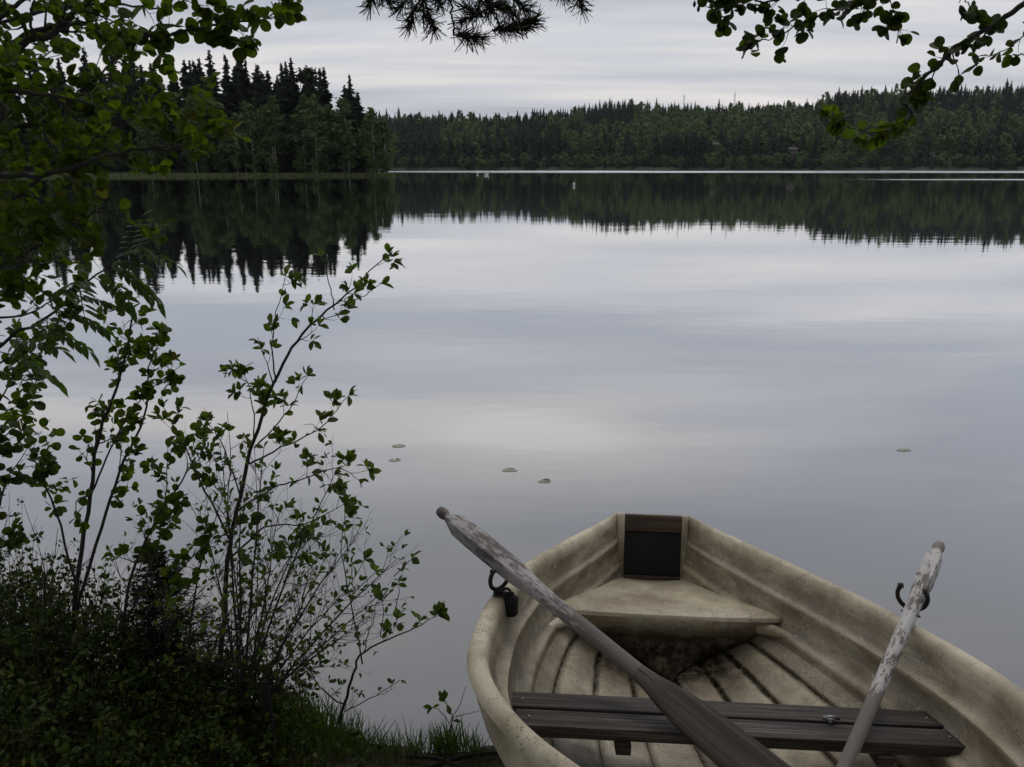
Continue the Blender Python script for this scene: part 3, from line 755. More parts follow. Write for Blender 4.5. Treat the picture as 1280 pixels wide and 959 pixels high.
def hull():
    ss = np.concatenate([np.linspace(0, .15, 6), np.linspace(.19, 2.5, 70), np.linspace(2.53, 2.78, 10)])
    V = []; D = []; rings = 0; W = .062
    for s in ss:
        L, Rr = wl(s), wr(s); c = (Rr-L)/2; hw = (Rr+L)/2; taper = min(1, hw/.25)
        dp = depth(s); ring = []
        wi = W*(.45+.55*min(1, s/.35))
        rake = .07*max(0, 1-s/.15)          # the stern leans aft at its top
        def half(sign):
            q = []
            for f, d, dirt_and_shade in INNER:
                hin = max(.004, hw-wi*taper)
                # groove dirt, plus dirt and shade painted into the stern well
                dd = dirt_and_shade*(.55+.45*min(1, max(0, (1.9-s)/.6)))+(max(0, 1-max(0, s-.80)/.26) if d > .30 and s > .3 else 0)*min(1, (d-.30)/.06)
                k = d/.398
                q.append((s+rake*k, c+sign*hin*f, -d*dp/.40, dd))
            return q
        li = half(-1); ri = half(1)
        def rim(sign):
            return [(s, c+sign*(hw+a*wi/W*taper), b-.0) for a, b in RIM[::-1]]
        def outer(sign):
            o = []
            for f, d in ((1.0, .03), (.985, .05), (.97, .09), (.94, .16), (.86, .27), (.72, .36), (.45, .43), (.2, .46), (.03, .475)):
                o.append((s+rake*d/.4, c+sign*hw*f, -d*dp/.40))
            return o
        ring = [(*p[:3], p[3]) for p in li[::-1]]                       # centre -> left rim
        ring += [(*p, 0) for p in rim(-1)]+[(*p, 0) for p in outer(-1)]  # over the rim, down outside
        ring += [(*p, 0) for p in outer(1)[::-1]]+[(*p, 0) for p in rim(1)[::-1]]
        ring += [(*p[:3], p[3]) for p in ri[:-1]]
        V += [bl(*p[:3]) for p in ring]; D += [p[3] for p in ring]; n = len(ring); rings += 1
    F = [(i*n+j, i*n+(j+1) % n, (i+1)*n+(j+1) % n, (i+1)*n+j) for i in range(rings-1) for j in range(n)]
    # close the ends: between the inner line and the outer line of the first and last section
    ni = len(INNER); no = 9; nr = len(RIM)
    inner_idx = list(range(ni-1, -1, -1))
    F.append(tuple(range(n))[::-1]); F.append(tuple((rings-1)*n+j for j in range(n)))
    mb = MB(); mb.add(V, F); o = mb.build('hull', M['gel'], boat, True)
    a = o.data.attributes.new('dirt_and_shade', 'FLOAT', 'POINT'); a.data.foreach_set('value', np.clip(np.array(D, np.float32), 0, 1))
    g = o.data.attributes.new('inner_shade', 'FLOAT', 'POINT'); nin = len(INNER); n = len(o.data.vertices)//rings; gv = np.zeros(len(o.data.vertices), np.float32)  # shade painted over the inner walls and floor
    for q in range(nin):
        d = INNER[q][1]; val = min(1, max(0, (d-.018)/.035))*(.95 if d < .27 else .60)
        if .109 < d < .125 or .215 < d < .233: val *= .40  # less painted shade along the worn ridges, leaving pale highlight lines
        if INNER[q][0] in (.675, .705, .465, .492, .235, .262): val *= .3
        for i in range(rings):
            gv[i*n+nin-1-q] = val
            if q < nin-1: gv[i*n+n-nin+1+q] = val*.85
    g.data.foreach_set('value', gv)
    return o
hull_o = hull()
def transom():
    # solid moulded stern wall with the dark pad and the brown board set into it
    mb = MB(); c = (wr(0)-wl(0))/2
    pts = lambda s, k: [(s, c-.168, -.001), (s, c+.164, -.001), (s+.070*k, c+.150, -.34), (s+.070*k, c-.154, -.34)]
    A = pts(-.004, 1); B = pts(.022, 1); V = [bl(*p) for p in A+B]
    mb.add(V, [(0, 1, 2, 3), (7, 6, 5, 4), (0, 4, 5, 1), (1, 5, 6, 2), (2, 6, 7, 3), (3, 7, 4, 0)]); t = mb.build('transom', M['gel'], boat)
    rk = .19; sh = Matrix.Identity(4)
    def slab(name, n0, n1, s0, s1, m, hw, bev=.003):
        b = MB(); bevel_box(b, (s0, -hw, n0), (s1, hw, n1), bev)
        b.v = [np.array([(x-z*rk, y-c, z) for x, y, z in v]) for v in b.v]; return b.build(name, m, boat)
    slab('transom_board', -.066, .006, .022, .047, M['board'], .131); slab('rubber_pad', -.262, -.069, .022, .040, M['black'], .130); slab('lower_board', -.30, -.265, .022, .05, M['board'], .128)
transom()
def stern_seat():
    mb = MB(); V = []
    # rows across the boat from the transom to the front lip, then the face curving down and back to the floor
    rows = [(.085, -.285, 0), (.16, -.272, 0), (.30, -.250, 0), (.45, -.224, 0), (.60, -.197, 0), (.655, -.188, .15), (.680, -.186, .3), (.694, -.190, .35), (.701, -.200, .4), (.703, -.215, .4),
            (.701, -.240, .4), (.692, -.262, .5), (.680, -.285, .6), (.672, -.315, .8), (.668, -.345, .95), (.668, -.375, 1.0), (.668, -.415, 1.1)]
    m = 31; fi = [a for a, _, _ in INNER][::-1]; di = [d for _, d, _ in INNER][::-1]
    for s, n, bow in rows:
        W = .062*(.45+.55*min(1, s/.35)); hw = (wr(s)+wl(s))/2; hin = (hw-W)*float(np.interp(-n*.40/depth(s), sorted(di), [f for _, f in sorted(zip(di, fi))]))+.006
        if n < -.29: hin = min(hin, .45)
        for j in range(m):
            q = -1+2*j/(m-1); cc = (wr(s)-wl(s))/2; cv = (1-abs(q)**2.2)
            fwd = .012*cv*min(1, bow*5)-.03*(1-cv)*(1 if n < -.20 else 0)
            if n < -.29: fwd += .15*cv*(-n-.29)/.11
            V.append(bl(s+fwd, cc+q*hin, n-.004*cv))
    F = [(i*m+j, i*m+j+1, (i+1)*m+j+1, (i+1)*m+j) for i in range(len(rows)-1) for j in range(m-1)]
    mb.add(V, F); o = mb.build('stern_seat', M['gel'], boat, True)
    a = o.data.attributes.new('dirt_and_shade', 'FLOAT', 'POINT'); d = np.zeros(len(V), np.float32)  # dirt and painted shade on the seat front, darkening towards its foot
    d[10*m:] = .15; d[11*m:] = .5; d[12*m:] = .85; d[13*m:] = 1; gg = o.data.attributes.new('inner_shade', 'FLOAT', 'POINT'); gr = np.zeros(len(V), np.float32); gr[:8*m] = .10; gr[8*m:] = .45; gr[10*m:] = .9; gg.data.foreach_set('value', gr); a.data.foreach_set('value', d)  # painted inner shade, strongest below the lip
    md = o.modifiers.new('solid', 'SOLIDIFY'); md.thickness = .008; md.offset = 0
    # moulded feet that carry the lip out to the sides
    for sg in (-1, 1):
        f = MB(); L, Rr = wl(.78), wr(.78); cc = (Rr-L)/2; hw = (Rr+L)/2
        P = smooth_path([bl(.66, cc+sg*hw*.60, -.235), bl(.71, cc+sg*hw*.68, -.232), bl(.77, cc+sg*hw*.76, -.230), bl(.83, cc+sg*hw*.83, -.226)], 5)
        tube(f, P, list(np.linspace(.032, .006, len(P))), 10); f.build('seat_foot', M['gel'], boat, True)
stern_seat()
def thwart():
    th = bpy.data.objects.new('thwart', None); col.objects.link(th); th.parent = boat
    def plank(s0, s1, t0, t1, n0, n1):
        b = MB(); bevel_box(b, (s0, -t1, n0), (s1, -t0, n1), .003); return b.build('plank', M['thwart'], th)
    plank(1.350, 1.437, -.618, .672, -.222, -.187)
    plank(1.446, 1.536, -.600, .695, -.226, -.190)
    for t in (-.285, .46):
        b = MB(); bevel_box(b, (1.365, -t-.022, -.262), (1.548, -t+.022, -.228), .003); b.build('cleat', M['thwart'], th)
    b = MB(); tube(b, [bl(1.44, .335, -.195), bl(1.44, .335, -.178)], .0095, 6); tube(b, [bl(1.44, .335, -.178), bl(1.44, .335, -.174)], .014, 12)
    tube(b, [bl(1.44, .31, -.176), bl(1.44, .335, -.172), bl(1.44, .36, -.176)], [.006, .005, .006], 6); b.build('bolt', M['steel'], th)
    for t, s in ((-.58, 1.39), (.64, 1.39), (-.56, 1.49), (.66, 1.49)):
        b = MB(); tube(b, [bl(s, t, -.189), bl(s, t, -.1865)], .005, 8); b.build('screw', M['steel'], th)
thwart()
def rowlock(s, t, axis, sgn, up=.055):
    """a U of iron on a pin; axis = the oar's direction in boat coordinates"""
    rl = bpy.data.objects.new('rowlock', None); col.objects.link(rl); rl.parent = boat; rl.location = bl(s, t, 0)
    ax = nrm(axis); ax = nrm(np.array([ax[0], ax[1], ax[2]*.4])); upv = np.array([0, 0, 1.]); side = nrm(np.cross(ax, upv)); upv = np.cross(side, ax)
    c = np.array([0, 0, up+.047]); P = []; r = .047
    for i in range(19):
        a = R(-38)-R(180-76+80)*0+(R(218)+R(38))*i/18*-1+0  # from one horn round the bottom to the other
        a = R(35)-R(250)*i/18
        P.append(c+r*(math.cos(a)*side+math.sin(a)*upv))
    u = MB(); tube(u, P, [.0075]*19, 8)
    for q in (P[0], P[-1]): tube(u, [q-side*.007+upv*.0, q+side*.007+upv*.004], .0095, 8)
    u.build('horns', M['iron'], rl, True)
    p = MB(); tube(p, [(0, 0, -.05), (0, 0, up+.002)], [.0075, .0085], 8); tube(p, [(0, 0, .012), (0, 0, .02)], .013, 10); p.build('pin', M['iron'], rl, True)
    b = MB(); bevel_box(b, (-.026, -.022, .0035), (.026, .022, .0085), .001); b.build('socket_plate', M['iron'], rl)
    y0 = -.038 if t < 0 else .038; b = MB(); bevel_box(b, (-.024, y0-.005, -.062), (.024, y0+.005, -.010), .002); b.build('inner_plate', M['iron'], rl)
    for q in (-.014, .014):
        b = MB(); tube(b, [(q, y0*1.1, -.05), (q, y0*1.1+(-.008 if y0 > 0 else .008)*-1, -.05)], .005, 6); b.build('bolt', M['steel'], rl)
    return rl

def oar(name, G, D, L, roll, mats, label, prof_blade, loom):
    """G = grip end, D = unit direction, local x runs from the grip to the blade tip"""
    x = nrm(D); up = np.array([0, 0, 1.]); y = nrm(np.cross(up, x)); z = np.cross(x, y)
    m = Matrix(((x[0], y[0], z[0], G[0]), (x[1], y[1], z[1], G[1]), (x[2], y[2], z[2], G[2]), (0, 0, 0, 1))) @ Matrix.Rotation(roll, 4, 'X')
    e = bpy.data.objects.new(name, None); col.objects.link(e); e.matrix_world = m; tag(e, label, 'oar')
    def loft(secs, nm, mt):
        mb = MB(); n = 20; V = []
        for px_, hy, hz, sq in secs:
            for k in range(n):
                a = 2*math.pi*(k+.5)/n; c, s = math.cos(a), math.sin(a); ex = 2/sq
                V.append((px_, hy*math.copysign(abs(c)**ex, c), hz*math.copysign(abs(s)**ex, s)))
        F = [(i*n+j, (i+1)*n+j, (i+1)*n+(j+1) % n, i*n+(j+1) % n) for i in range(len(secs)-1) for j in range(n)]
        F += [tuple(range(n)), tuple((len(secs)-1)*n+j for j in range(n))[::-1]]
        mb.add(V, F); return mb.build(nm, mt, e, True)
    loft([(0, .008, .008, 2), (.004, .017, .017, 2), (.016, .0205, .0205, 2), (.030, .021, .021, 2), (.042, .0175, .0175, 2), (.052, .0165, .0165, 2)], 'grip', mats[0])
    loft(loom, 'shaft', mats[1]); loft(prof_blade, 'blade', mats[2])
    return e
# long left oar: over the left rowlock, down across the thwart
PL = bw(1.05, -.665, .11); QL = at(876, 904, 2.03)
PLm = at(640, 712, PL[1]); dL = nrm(QL-PLm); rG = ray(549, 637)
def closest(P, d, r):      # the point of the line P + k d nearest to a view ray
    o = np.array([0, 0, EYE]); A = np.array([[d@d, -(d@r)], [d@r, -(r@r)]]); w = o-P; k = np.linalg.solve(A, np.array([w@d, w@r])); return P+d*k[0]
GL = closest(PLm, dL, rG)
kb = (closest(PLm, dL, ray(800, 838))-GL)@dL
M['bladeL'] = wood_mat('dark_wet_blade', (.010, .007, .005), (.030, .021, .016), (.10, .075, .058), axis=0, rough=.72, fade=(kb+.03, .13))
oar('oar', GL, dL, 2.1, R(12), (M['tipL'], M['paintL'], M['bladeL']), 'long dark oar lying from the left rowlock across the thwart',
    [(kb, .026, .024, 2.2), (kb+.05, .034, .018, 2.6), (kb+.10, .047, .013, 3), (kb+.17, .060, .010, 3.2), (kb+.28, .069, .008, 3.4), (kb+.48, .074, .007, 3.4), (kb+.66, .074, .006, 3.4), (kb+.70, .066, .006, 3), (kb+.715, .04, .004, 2.5)],
    [(.052, .0165, .0165, 2), (.07, .021, .021, 3), (.11, .031, .030, 10), (.2, .032, .031, 18), (.36, .032, .031, 18), (.43, .0315, .0305, 9), (.47, .030, .030, 4), (.53, .028, .028, 2.3), (.6, .0275, .0275, 2), (kb-.3, .027, .027, 2), (kb-.1, .026, .0255, 2), (kb, .026, .024, 2.2)])
PR = bw(1.075, .70, .105)
PRm = at(1146, 748, PR[1]-.0); QR = at(1060, 949, 1.915); dR = nrm(QR-PRm); GR = closest(PRm, dR, ray(1172, 679))
oar('oar', GR, dR, 1.7, R(8), (M['tipR'], M['paintR'], M['blade']), 'short looking oar with flaking white paint in the right rowlock',
    [(1.16, .019, .019, 2.2), (1.24, .028, .014, 2.6), (1.34, .044, .010, 3), (1.48, .055, .008, 3.2), (1.62, .058, .006, 3.4), (1.66, .050, .005, 3), (1.675, .038, .003, 2.5)],
    [(.052, .0165, .0165, 2), (.07, .020, .020, 3), (.10, .025, .024, 9), (.17, .0265, .025, 14), (.25, .0265, .025, 14), (.30, .025, .024, 5), (.36, .0235, .0235, 2.4), (.5, .0225, .0225, 2), (.8, .021, .021, 2), (1.05, .0195, .0195, 2), (1.16, .019, .019, 2.2)])
inv = BM.inverted().to_3x3()
rl = rowlock(1.05, -.672, inv @ Vector(dL), 1, .02)
b = MB()      # black lock body hanging inside the rim below the left rowlock
tube(b, [(.006, -.040, -.068), (.006, -.040, -.062), (.006, -.040, -.004), (.006, -.040, .002)], [.021, .026, .027, .022], 6); b.build('lock_body', M['black'], rl)
b = MB(); tube(b, smooth_path([(0, 0, .014), (.004, -.02, .026), (.006, -.036, .020), (.006, -.040, .0)], 4), .005, 6); b.build('shackle', M['iron'], rl, True)
b = MB(); tube(b, [(0, .02, -.012+.02), (0, -.05, -.012+.02)], .0055, 6); b.build('cross_pin', M['iron'], rl)
rowlock(1.065, .716, inv @ Vector(dR), 1, .02)

# ------------------------------------------------------------------ near vegetation
ALD = dict(tpl=T_ALDER, size=.035, dens=.75, tip=2, levels=1, fork=.5, pern=1, lift=.03, wob=.2)
ROU = dict(tpl=T_ROUND, size=.050, dens=.9, tip=2, levels=1, fork=.3, lift=-.02, wob=.22, leaflift=-.2)
WIL = dict(tpl=T_WILL, size=.037, dens=.22, tip=5, levels=1, fork=.4, lift=.12, wob=.13, leaflift=.3, **{'from': .6})
BARE = dict(tpl=T_WILL, size=.026, dens=.10, tip=2, levels=2, fork=.55, lift=.10, wob=.17, bare=.7, **{'from': .7})
def ground_pt(x, y, dz=-.03): return np.array([x, y, bank_h(x, y)+dz])
def plant(name, stems, label, cat, leafm, woodm='bark', group=None, extra=None, parts=('stem', 'foliage')):
    w = MB(); l = MB(); base = None
    for pts, r0, r1, prm, n, L, kw in stems:
        P = along(w, l, pts, r0, r1, prm, n, L, **kw)
        if base is None: base = P[0]
    if extra: extra(w, l)
    e = empty(name, tuple(base), label, cat, group)
    sub(w, base).build(parts[0], M[woodm], e, True); sub(l, base).build(parts[1], M[leafm], e, True)
    return e
def px(pts, Y, dy=0.0):
    n = len(pts); return [at(u, v, Y+dy*i/(n-1)) for i, (u, v) in enumerate(pts)]
# slender willow leaning out over the water, its crown tip against the reflection
Y1 = 2.62
plant('willow_sapling', [
    ([*px([(262, 905), (278, 800), (285, 700), (300, 620), (318, 550), (342, 480), (372, 425), (410, 388), (440, 362), (478, 325)], Y1, .1)], .010, .0016, WIL, 8, .16, dict(t0=.5, spread=.8)),
    (px([(345, 478), (340, 440), (344, 400), (357, 345)], Y1, .1), .003, .001, WIL, 3, .1, dict(t0=.4)),
    (px([(418, 388), (412, 355), (402, 322)], Y1+.07), .0022, .001, dict(WIL, tip=4), 0, .1, {}),
    (px([(425, 382), (450, 372), (476, 355)], Y1+.07), .002, .001, dict(WIL, tip=3), 1, .05, {}),
    (px([(318, 560), (355, 520), (385, 470)], Y1), .003, .001, WIL, 2, .08, dict(t0=.5)),
    (px([(312, 580), (350, 560), (400, 535), (436, 495)], Y1, -.1), .0035, .001, WIL, 5, .1, dict(t0=.3)),
    (px([(296, 640), (340, 610), (375, 600), (420, 585), (448, 600)], Y1, -.1), .0035, .001, WIL, 6, .12, dict(t0=.3)),
    (px([(290, 680), (250, 600), (232, 560), (205, 510)], Y1), .004, .001, WIL, 6, .12, dict(t0=.3)),
    (px([(300, 620), (280, 560), (258, 525)], Y1+.05), .003, .001, WIL, 3, .1, dict(t0=.4)),
    (px([(285, 700), (330, 660), (380, 655), (430, 630)], Y1, -.15), .004, .001, WIL, 6, .12, dict(t0=.3)),
    (px([(305, 600), (318, 540), (312, 490), (306, 470)], Y1+.04), .003, .001, WIL, 4, .1, dict(t0=.4)),
    ], 'slender young willow leaning right, highest of the shrubs against the pale water', 'shrub', 'willow')
# bushy willow below it, many thin bare twigs
def fan(u0, v0, targets, Y, dy, r, prm, n, L):
    out = []
    for (u, v) in targets:
        mid = (u0+(u-u0)*.45+rng.normal(0, 8), v0+(v-v0)*.55+rng.normal(0, 8))
        out.append((px([(u0, v0), mid, (u, v)], Y, dy+rng.uniform(-.15, .15)), r, .001, prm, n, L, dict(t0=.25, spread=.75)))
    return out
def tips(pts, Y, prm=None, n=4):
    def f(w, l):
        for u, v in pts:
            p = at(u, v, Y+rng.uniform(-.1, .1)); d = nrm(np.array([rng.uniform(-.2, .8), rng.normal(0, .3), .8]))
            tube(w, [p-d*.10+np.array([-.02, 0, -.02]), p-d*.04, p], [.0018, .0014, .001], 4)
            for _ in range(n): put_leaf(l, T_WILL, p, nrm(d+rng.normal(0, .65, 3)), .045*rng.uniform(.7, 1.1))
    return f
plant('willow_bush', fan(300, 910, [(495, 700), (450, 660), (478, 740), (405, 700), (350, 640), (300, 600), (420, 590), (250, 640), (380, 660), (455, 775), (330, 560), (430, 740), (275, 560)], 2.45, .1, .0055, BARE, 14, .26)+fan(235, 915, [(330, 700), (400, 640), (180, 660), (290, 590), (360, 760), (140, 700)], 2.55, .1, .005, BARE, 13, .24),
      'low willow bush of many bare forked twigs, leafy only at their tips', 'shrub', 'willow', extra=tips([(515, 698), (498, 730), (350, 700), (385, 705), (430, 665), (440, 705), (405, 690), (365, 690), (478, 752), (300, 700), (330, 720), (455, 700), (470, 715)], 2.5))
plant('willow_bush', [
    (px([(425, 905), (440, 850), (455, 815), (510, 790), (546, 768)], 2.5, .05), .006, .001, WIL, 3, .09, dict(t0=.6)),
    (px([(453, 830), (440, 760), (428, 690), (432, 620)], 2.5, .1), .003, .001, WIL, 1, .06, dict(t0=.8)),
    (px([(455, 815), (465, 780), (475, 740)], 2.5), .002, .001, WIL, 0, .08, {}),
    (px([(430, 880), (400, 860), (385, 830), (378, 800)], 2.45), .003, .001, BARE, 4, .14, {}),
    (px([(430, 890), (470, 870), (500, 850)], 2.45), .002, .001, BARE, 3, .09, {}),
    ], 'small open willow bush between the tangled twigs and the boat', 'shrub', 'willow')
plant('willow_shoot', [
    (px([(552, 960), (558, 925), (568, 895), (583, 858)], 2.36), .0028, .0008, dict(WIL, size=.03, tip=0), 0, .06, {}),
    (px([(562, 905), (550, 888), (541, 885)], 2.36), .0015, .0008, dict(WIL, size=.030), 0, .06, {}),
    (px([(566, 900), (562, 885), (556, 875)], 2.36), .0015, .0008, dict(WIL, size=.032), 0, .06, {}),
    (px([(566, 898), (585, 892), (600, 888)], 2.36), .0014, .0008, dict(WIL, size=.02, tip=0), 0, .05, {}),
    ], 'tiny leafy shoot growing right beside the boat rim', 'shrub', 'willow')
# alder saplings, left
Y2 = 2.75
plant('alder_sapling', [
    (px([(85, 860), (95, 740), (112, 620), (125, 540), (150, 470), (165, 400), (160, 375)], Y2, .15), .010, .0018, ALD, 17, .16, dict(t0=.35)),
    (px([(88, 800), (120, 680), (150, 590), (180, 520), (186, 460), (200, 425)], Y2, .1), .007, .0015, ALD, 12, .14, dict(t0=.3)),
    (px([(112, 620), (140, 560), (175, 500), (225, 458)], Y2), .004, .001, ALD, 6, .09, dict(t0=.3)),
    (px([(98, 740), (70, 640), (40, 570), (20, 520)], Y2), .005, .001, ALD, 9, .13, dict(t0=.3)),
    ], 'dense leafy alder sapling with two upright stems, left of the willow', 'shrub', 'alder2')
plant('alder_sapling', [
    (px([(150, 850), (160, 740), (190, 660), (235, 590), (265, 560)], 2.6, .1), .007, .001, dict(ALD, size=.034), 12, .15, dict(t0=.3)),
    (px([(155, 780), (185, 720), (205, 640), (210, 560)], 2.6, .1), .005, .001, dict(ALD, size=.034), 9, .13, dict(t0=.3)),
    (px([(160, 800), (210, 730), (260, 680), (300, 655)], 2.55, .0), .004, .001, dict(ALD, size=.034), 8, .12, dict(t0=.3)),
    ], 'shorter alder sapling leaning right beneath the upright alder stems', 'shrub', 'alder2')
plant('alder_sapling', [
    (px([(-40, 760), (-10, 660), (10, 600), (35, 560)], 2.5), .006, .001, ALD, 8, .14, dict(t0=.3)),
    (px([(-60, 640), (-30, 560), (0, 500), (30, 450)], 2.4), .006, .001, ALD, 11, .16, dict(t0=.2)),
    (px([(-60, 720), (-20, 690), (15, 660)], 2.3), .004, .001, ALD, 3, .1, dict(t0=.4)),
    ], 'alder sapling cut by the left edge, leafing at half height', 'shrub', 'alder')
# a few thin dead shoots
for u0, v0, u1, v1 in ((65, 760, 30, 630), (285, 640, 284, 515), (75, 730, 120, 690), (55, 740, 72, 660), (320, 780, 318, 560), (50, 780, 45, 690)):
    P = px([(u0, v0), ((u0+u1)/2+4, (v0+v1)/2), (u1, v1)], 2.55); g0 = ground_pt(P[0][0], P[0][1]); P = smooth_path([g0, (g0+P[0])/2+rng.normal(0, .01, 3)]+P, 4); w = MB(); tube(w, P-g0, list(np.linspace(.0035, .0008, len(P))), 4)
    for k in range(7):
        i = rng.integers(6, len(P)-1); d = nrm(rng.normal(0, .5, 3)+np.array([0, 0, .8])); tube(w, [P[i]-g0, P[i]-g0+d*rng.uniform(.02, .08)], [.0011, .0007], 4)
    o = w.build('dead_shoot', M['bark'], None, True); o.location = g0; tag(o, 'thin leafless shoot standing upright among the leafy shrubs on the left bank', 'shoot', 'dead shoots among the shrubs')

# the alder tree whose branches hang into the upper left; its trunk stands outside the picture
def rowan_leaf(w, l, p, d, L):
    P = [np.array(p, float)]; d = nrm(d)
    for i in range(7):
        d = nrm(d+np.array([0, 0, -.10])+rng.normal(0, .03, 3)); P.append(P[-1]+d*L/7)
    tube(w, P, [.0012]*7+[.0006], 4); side = nrm(np.cross(d, (0, 0, 1)))
    for i in range(1, 8):
        for sg in ((-1, 1) if i < 7 else (0,)):
            dd = nrm(nrm(P[i]-P[i-1])*.55+side*sg+np.array([0, 0, -.15])); put_leaf(l, T_LET, P[i], dd, L*.36, up=nrm(np.array([0, 0, 1.])+rng.normal(0, .25, 3)), w=.95)
TR1 = np.array([-2.35, .9, 0.])
def in_view(x, y, z):
    if y <= .05: return False
    d = y*CP-(z-EYE)*SP
    return abs(x)/max(d, .01) < .80 and (z-EYE)/y < .36
def canopy(blobs, size, seed):
    g = np.random.default_rng(seed); mb = MB(); T = (np.array([(-.5, -.3, 0), (.5, -.3, 0), (.4, .4, .1), (-.3, .5, 0)]), [(0, 1, 2, 3)])
    for cx, cy, cz, r, n in blobs:
        for _ in range(n):
            p = g.normal(0, 1, 3); p = p/np.linalg.norm(p)*r*g.random()**.45*np.array([1, 1, .6])+np.array([cx, cy, cz])
            if in_view(*p) or p[2] < 2.6: continue
            mb.put(T, frame_from(g.normal(0, 1, 3), g.normal(0, 1, 3)+np.array([0, 0, 1.5]))*size*g.uniform(.6, 1.3), p)
    return mb
def tree_with_limbs(name, base, lean, height, limbs, label, leafm, barkm, r=.11, crown=None, foliage='foliage', extra=None, blobs=None):
    base = np.array([base[0], base[1], bank_h(base[0], base[1])-.1]); e = empty(name, tuple(base), label, 'tree')
    top = base+np.array([lean[0], lean[1], height]); mid = (base+top)/2+np.array([.05, -.05, 0])
    T = smooth_path([base, base+(mid-base)*.5, mid, mid+(top-mid)*.5, top], 5)
    t = MB(); tube(t, T, list(np.linspace(r, r*.35, len(T))), 12); sub(t, base).build('trunk', M[barkm], e, True)
    w = MB(); l = MB()
    for pts, r0, r1, prm, n, L, kw in limbs:
        z = pts[0][2]; k = min(range(len(T)), key=lambda i: abs(T[i][2]-(z-kw.pop('rise', .25)))); P0 = T[k]
        along(w, l, [P0]+[(P0+pts[0])/2+np.array([0, 0, .05])]+list(pts), r0, r1, prm, n, L, **kw)
    if crown:
        for _ in range(crown['n']):
            k = rng.integers(len(T)//2, len(T)); a = rng.uniform(*crown.get('ang', (0, 6.28))); d = nrm(np.array([math.cos(a), math.sin(a), rng.uniform(0, .5)]))
            P = [T[k], T[k]+d*crown['r']*.5, T[k]+d*crown['r']+np.array([0, 0, -.2])]
            along(w, l, P, .018, .004, crown['prm'], crown['tw'], .35, t0=.2)
    if extra: extra(w, l)
    if blobs: sub(canopy(blobs, .13, 77), base).build('crown', M[leafm], e)
    sub(w, base).build('branches', M[barkm if barkm != 'pinebark' else 'bark'], e, True); sub(l, base).build(foliage, M[leafm], e, True)
    return e
BL = dict(ALD, size=.0235, dens=.70, tip=2, fork=.6)
limbs = [
    (px([(-160, 330), (-60, 290), (10, 80+0), (63, 43), (87, 20), (123, -4), (170, -40)], 1.9, .1)[1:], .013, .003, BL, 12, .16, dict(t0=.35)),
    (px([(-80, 60), (0, 20), (30, 0), (80, -30)], 1.9), .009, .003, BL, 5, .14, dict(t0=.3)),
    (px([(-80, 100), (0, 63), (45, 38), (100, 30), (150, 40), (200, 44), (247, 35), (290, 28), (333, 22), (356, 4)], 2.0, .2), .009, .0012, dict(ROU, size=.036, dens=.7), 20, .11, dict(t0=.3, spread=.7)),
    (px([(-80, 40), (60, 12), (140, 5), (200, 12), (250, -8)], 2.1, .1), .007, .001, dict(ROU, size=.036, dens=.6), 12, .12, dict(t0=.3)),
    (px([(-90, 130), (0, 112), (80, 122), (170, 140), (235, 112)], 1.45, .1), .007, .001, BL, 15, .13, dict(t0=.25)),
    (px([(-90, 235), (0, 220), (70, 216), (150, 190), (225, 185), (292, 162)], 1.4, .1), .008, .001, BL, 13, .12, dict(t0=.25)),
    (px([(-90, 290), (0, 255), (50, 222), (95, 185), (160, 150), (230, 145)], 1.5, .1), .008, .001, BL, 17, .13, dict(t0=.25)),
    (px([(-90, 200), (0, 165), (60, 150), (120, 100), (150, 70)], 1.55, .1), .008, .001, BL, 14, .13, dict(t0=.25)),
    (px([(-90, 340), (0, 330), (60, 300), (110, 270), (150, 262)], 1.5, .1), .007, .001, BL, 13, .12, dict(t0=.25)),
    (px([(-90, 400), (0, 350), (40, 310), (70, 240)], 1.35, .1), .007, .001, BL, 14, .12, dict(t0=.25)),
    (px([(-90, 420), (-20, 400), (40, 390), (90, 360)], 1.7, .1), .006, .001, BL, 12, .12, dict(t0=.25)),
    (px([(-90, 520), (-20, 470), (20, 440), (60, 410)], 1.9, .1), .006, .001, BL, 12, .12, dict(t0=.3)),
    (px([(-90, 250), (-30, 150), (20, 90), (70, 60)], 1.6, .1), .007, .001, BL, 10, .14, dict(t0=.3)),
]
tree_with_limbs('alder_tree', (-2.35, .9), (.5, .2), 5.5, limbs, 'alder tree whose dark leafy branches crowd the upper left corner', 'alder2', 'alderbark',
                crown=dict(n=10, r=1.3, prm=dict(BL, size=.07), tw=10), blobs=[(-2.4, .3, 4.9, 1.9, 5000), (-1.3, -1.2, 5.0, 1.8, 4500), (-3.4, 1.6, 4.2, 1.5, 3000), (-.9, .5, 4.6, 1.2, 3200)])
rowl = [(px([(-90, 500), (0, 430), (60, 395), (110, 350), (160, 318)], 1.75, .1), .006, .0015, dict(tpl=T_LET, size=.03, dens=0, tip=0, levels=0), 0, .1, {})]
def rowx(w, l):
    for u, v in ((100, 355), (115, 345), (130, 338), (145, 328), (160, 318), (160, 318), (162, 320), (150, 322), (70, 388), (60, 398), (40, 405), (20, 420), (85, 372), (128, 330), (10, 425), (0, 440), (110, 352), (140, 330)):
        rowan_leaf(w, l, at(u, v, 1.82), np.array([rng.uniform(-.2, 1.0), rng.normal(0, .5), rng.uniform(-.7, .4)]), rng.uniform(.09, .14))
tree_with_limbs('rowan_tree', (-2.0, 1.75), (.3, .1), 3.4, rowl, 'young rowan reaching in from the left with feathery compound leaves', 'rowan', 'alderbark', r=.05, extra=rowx)
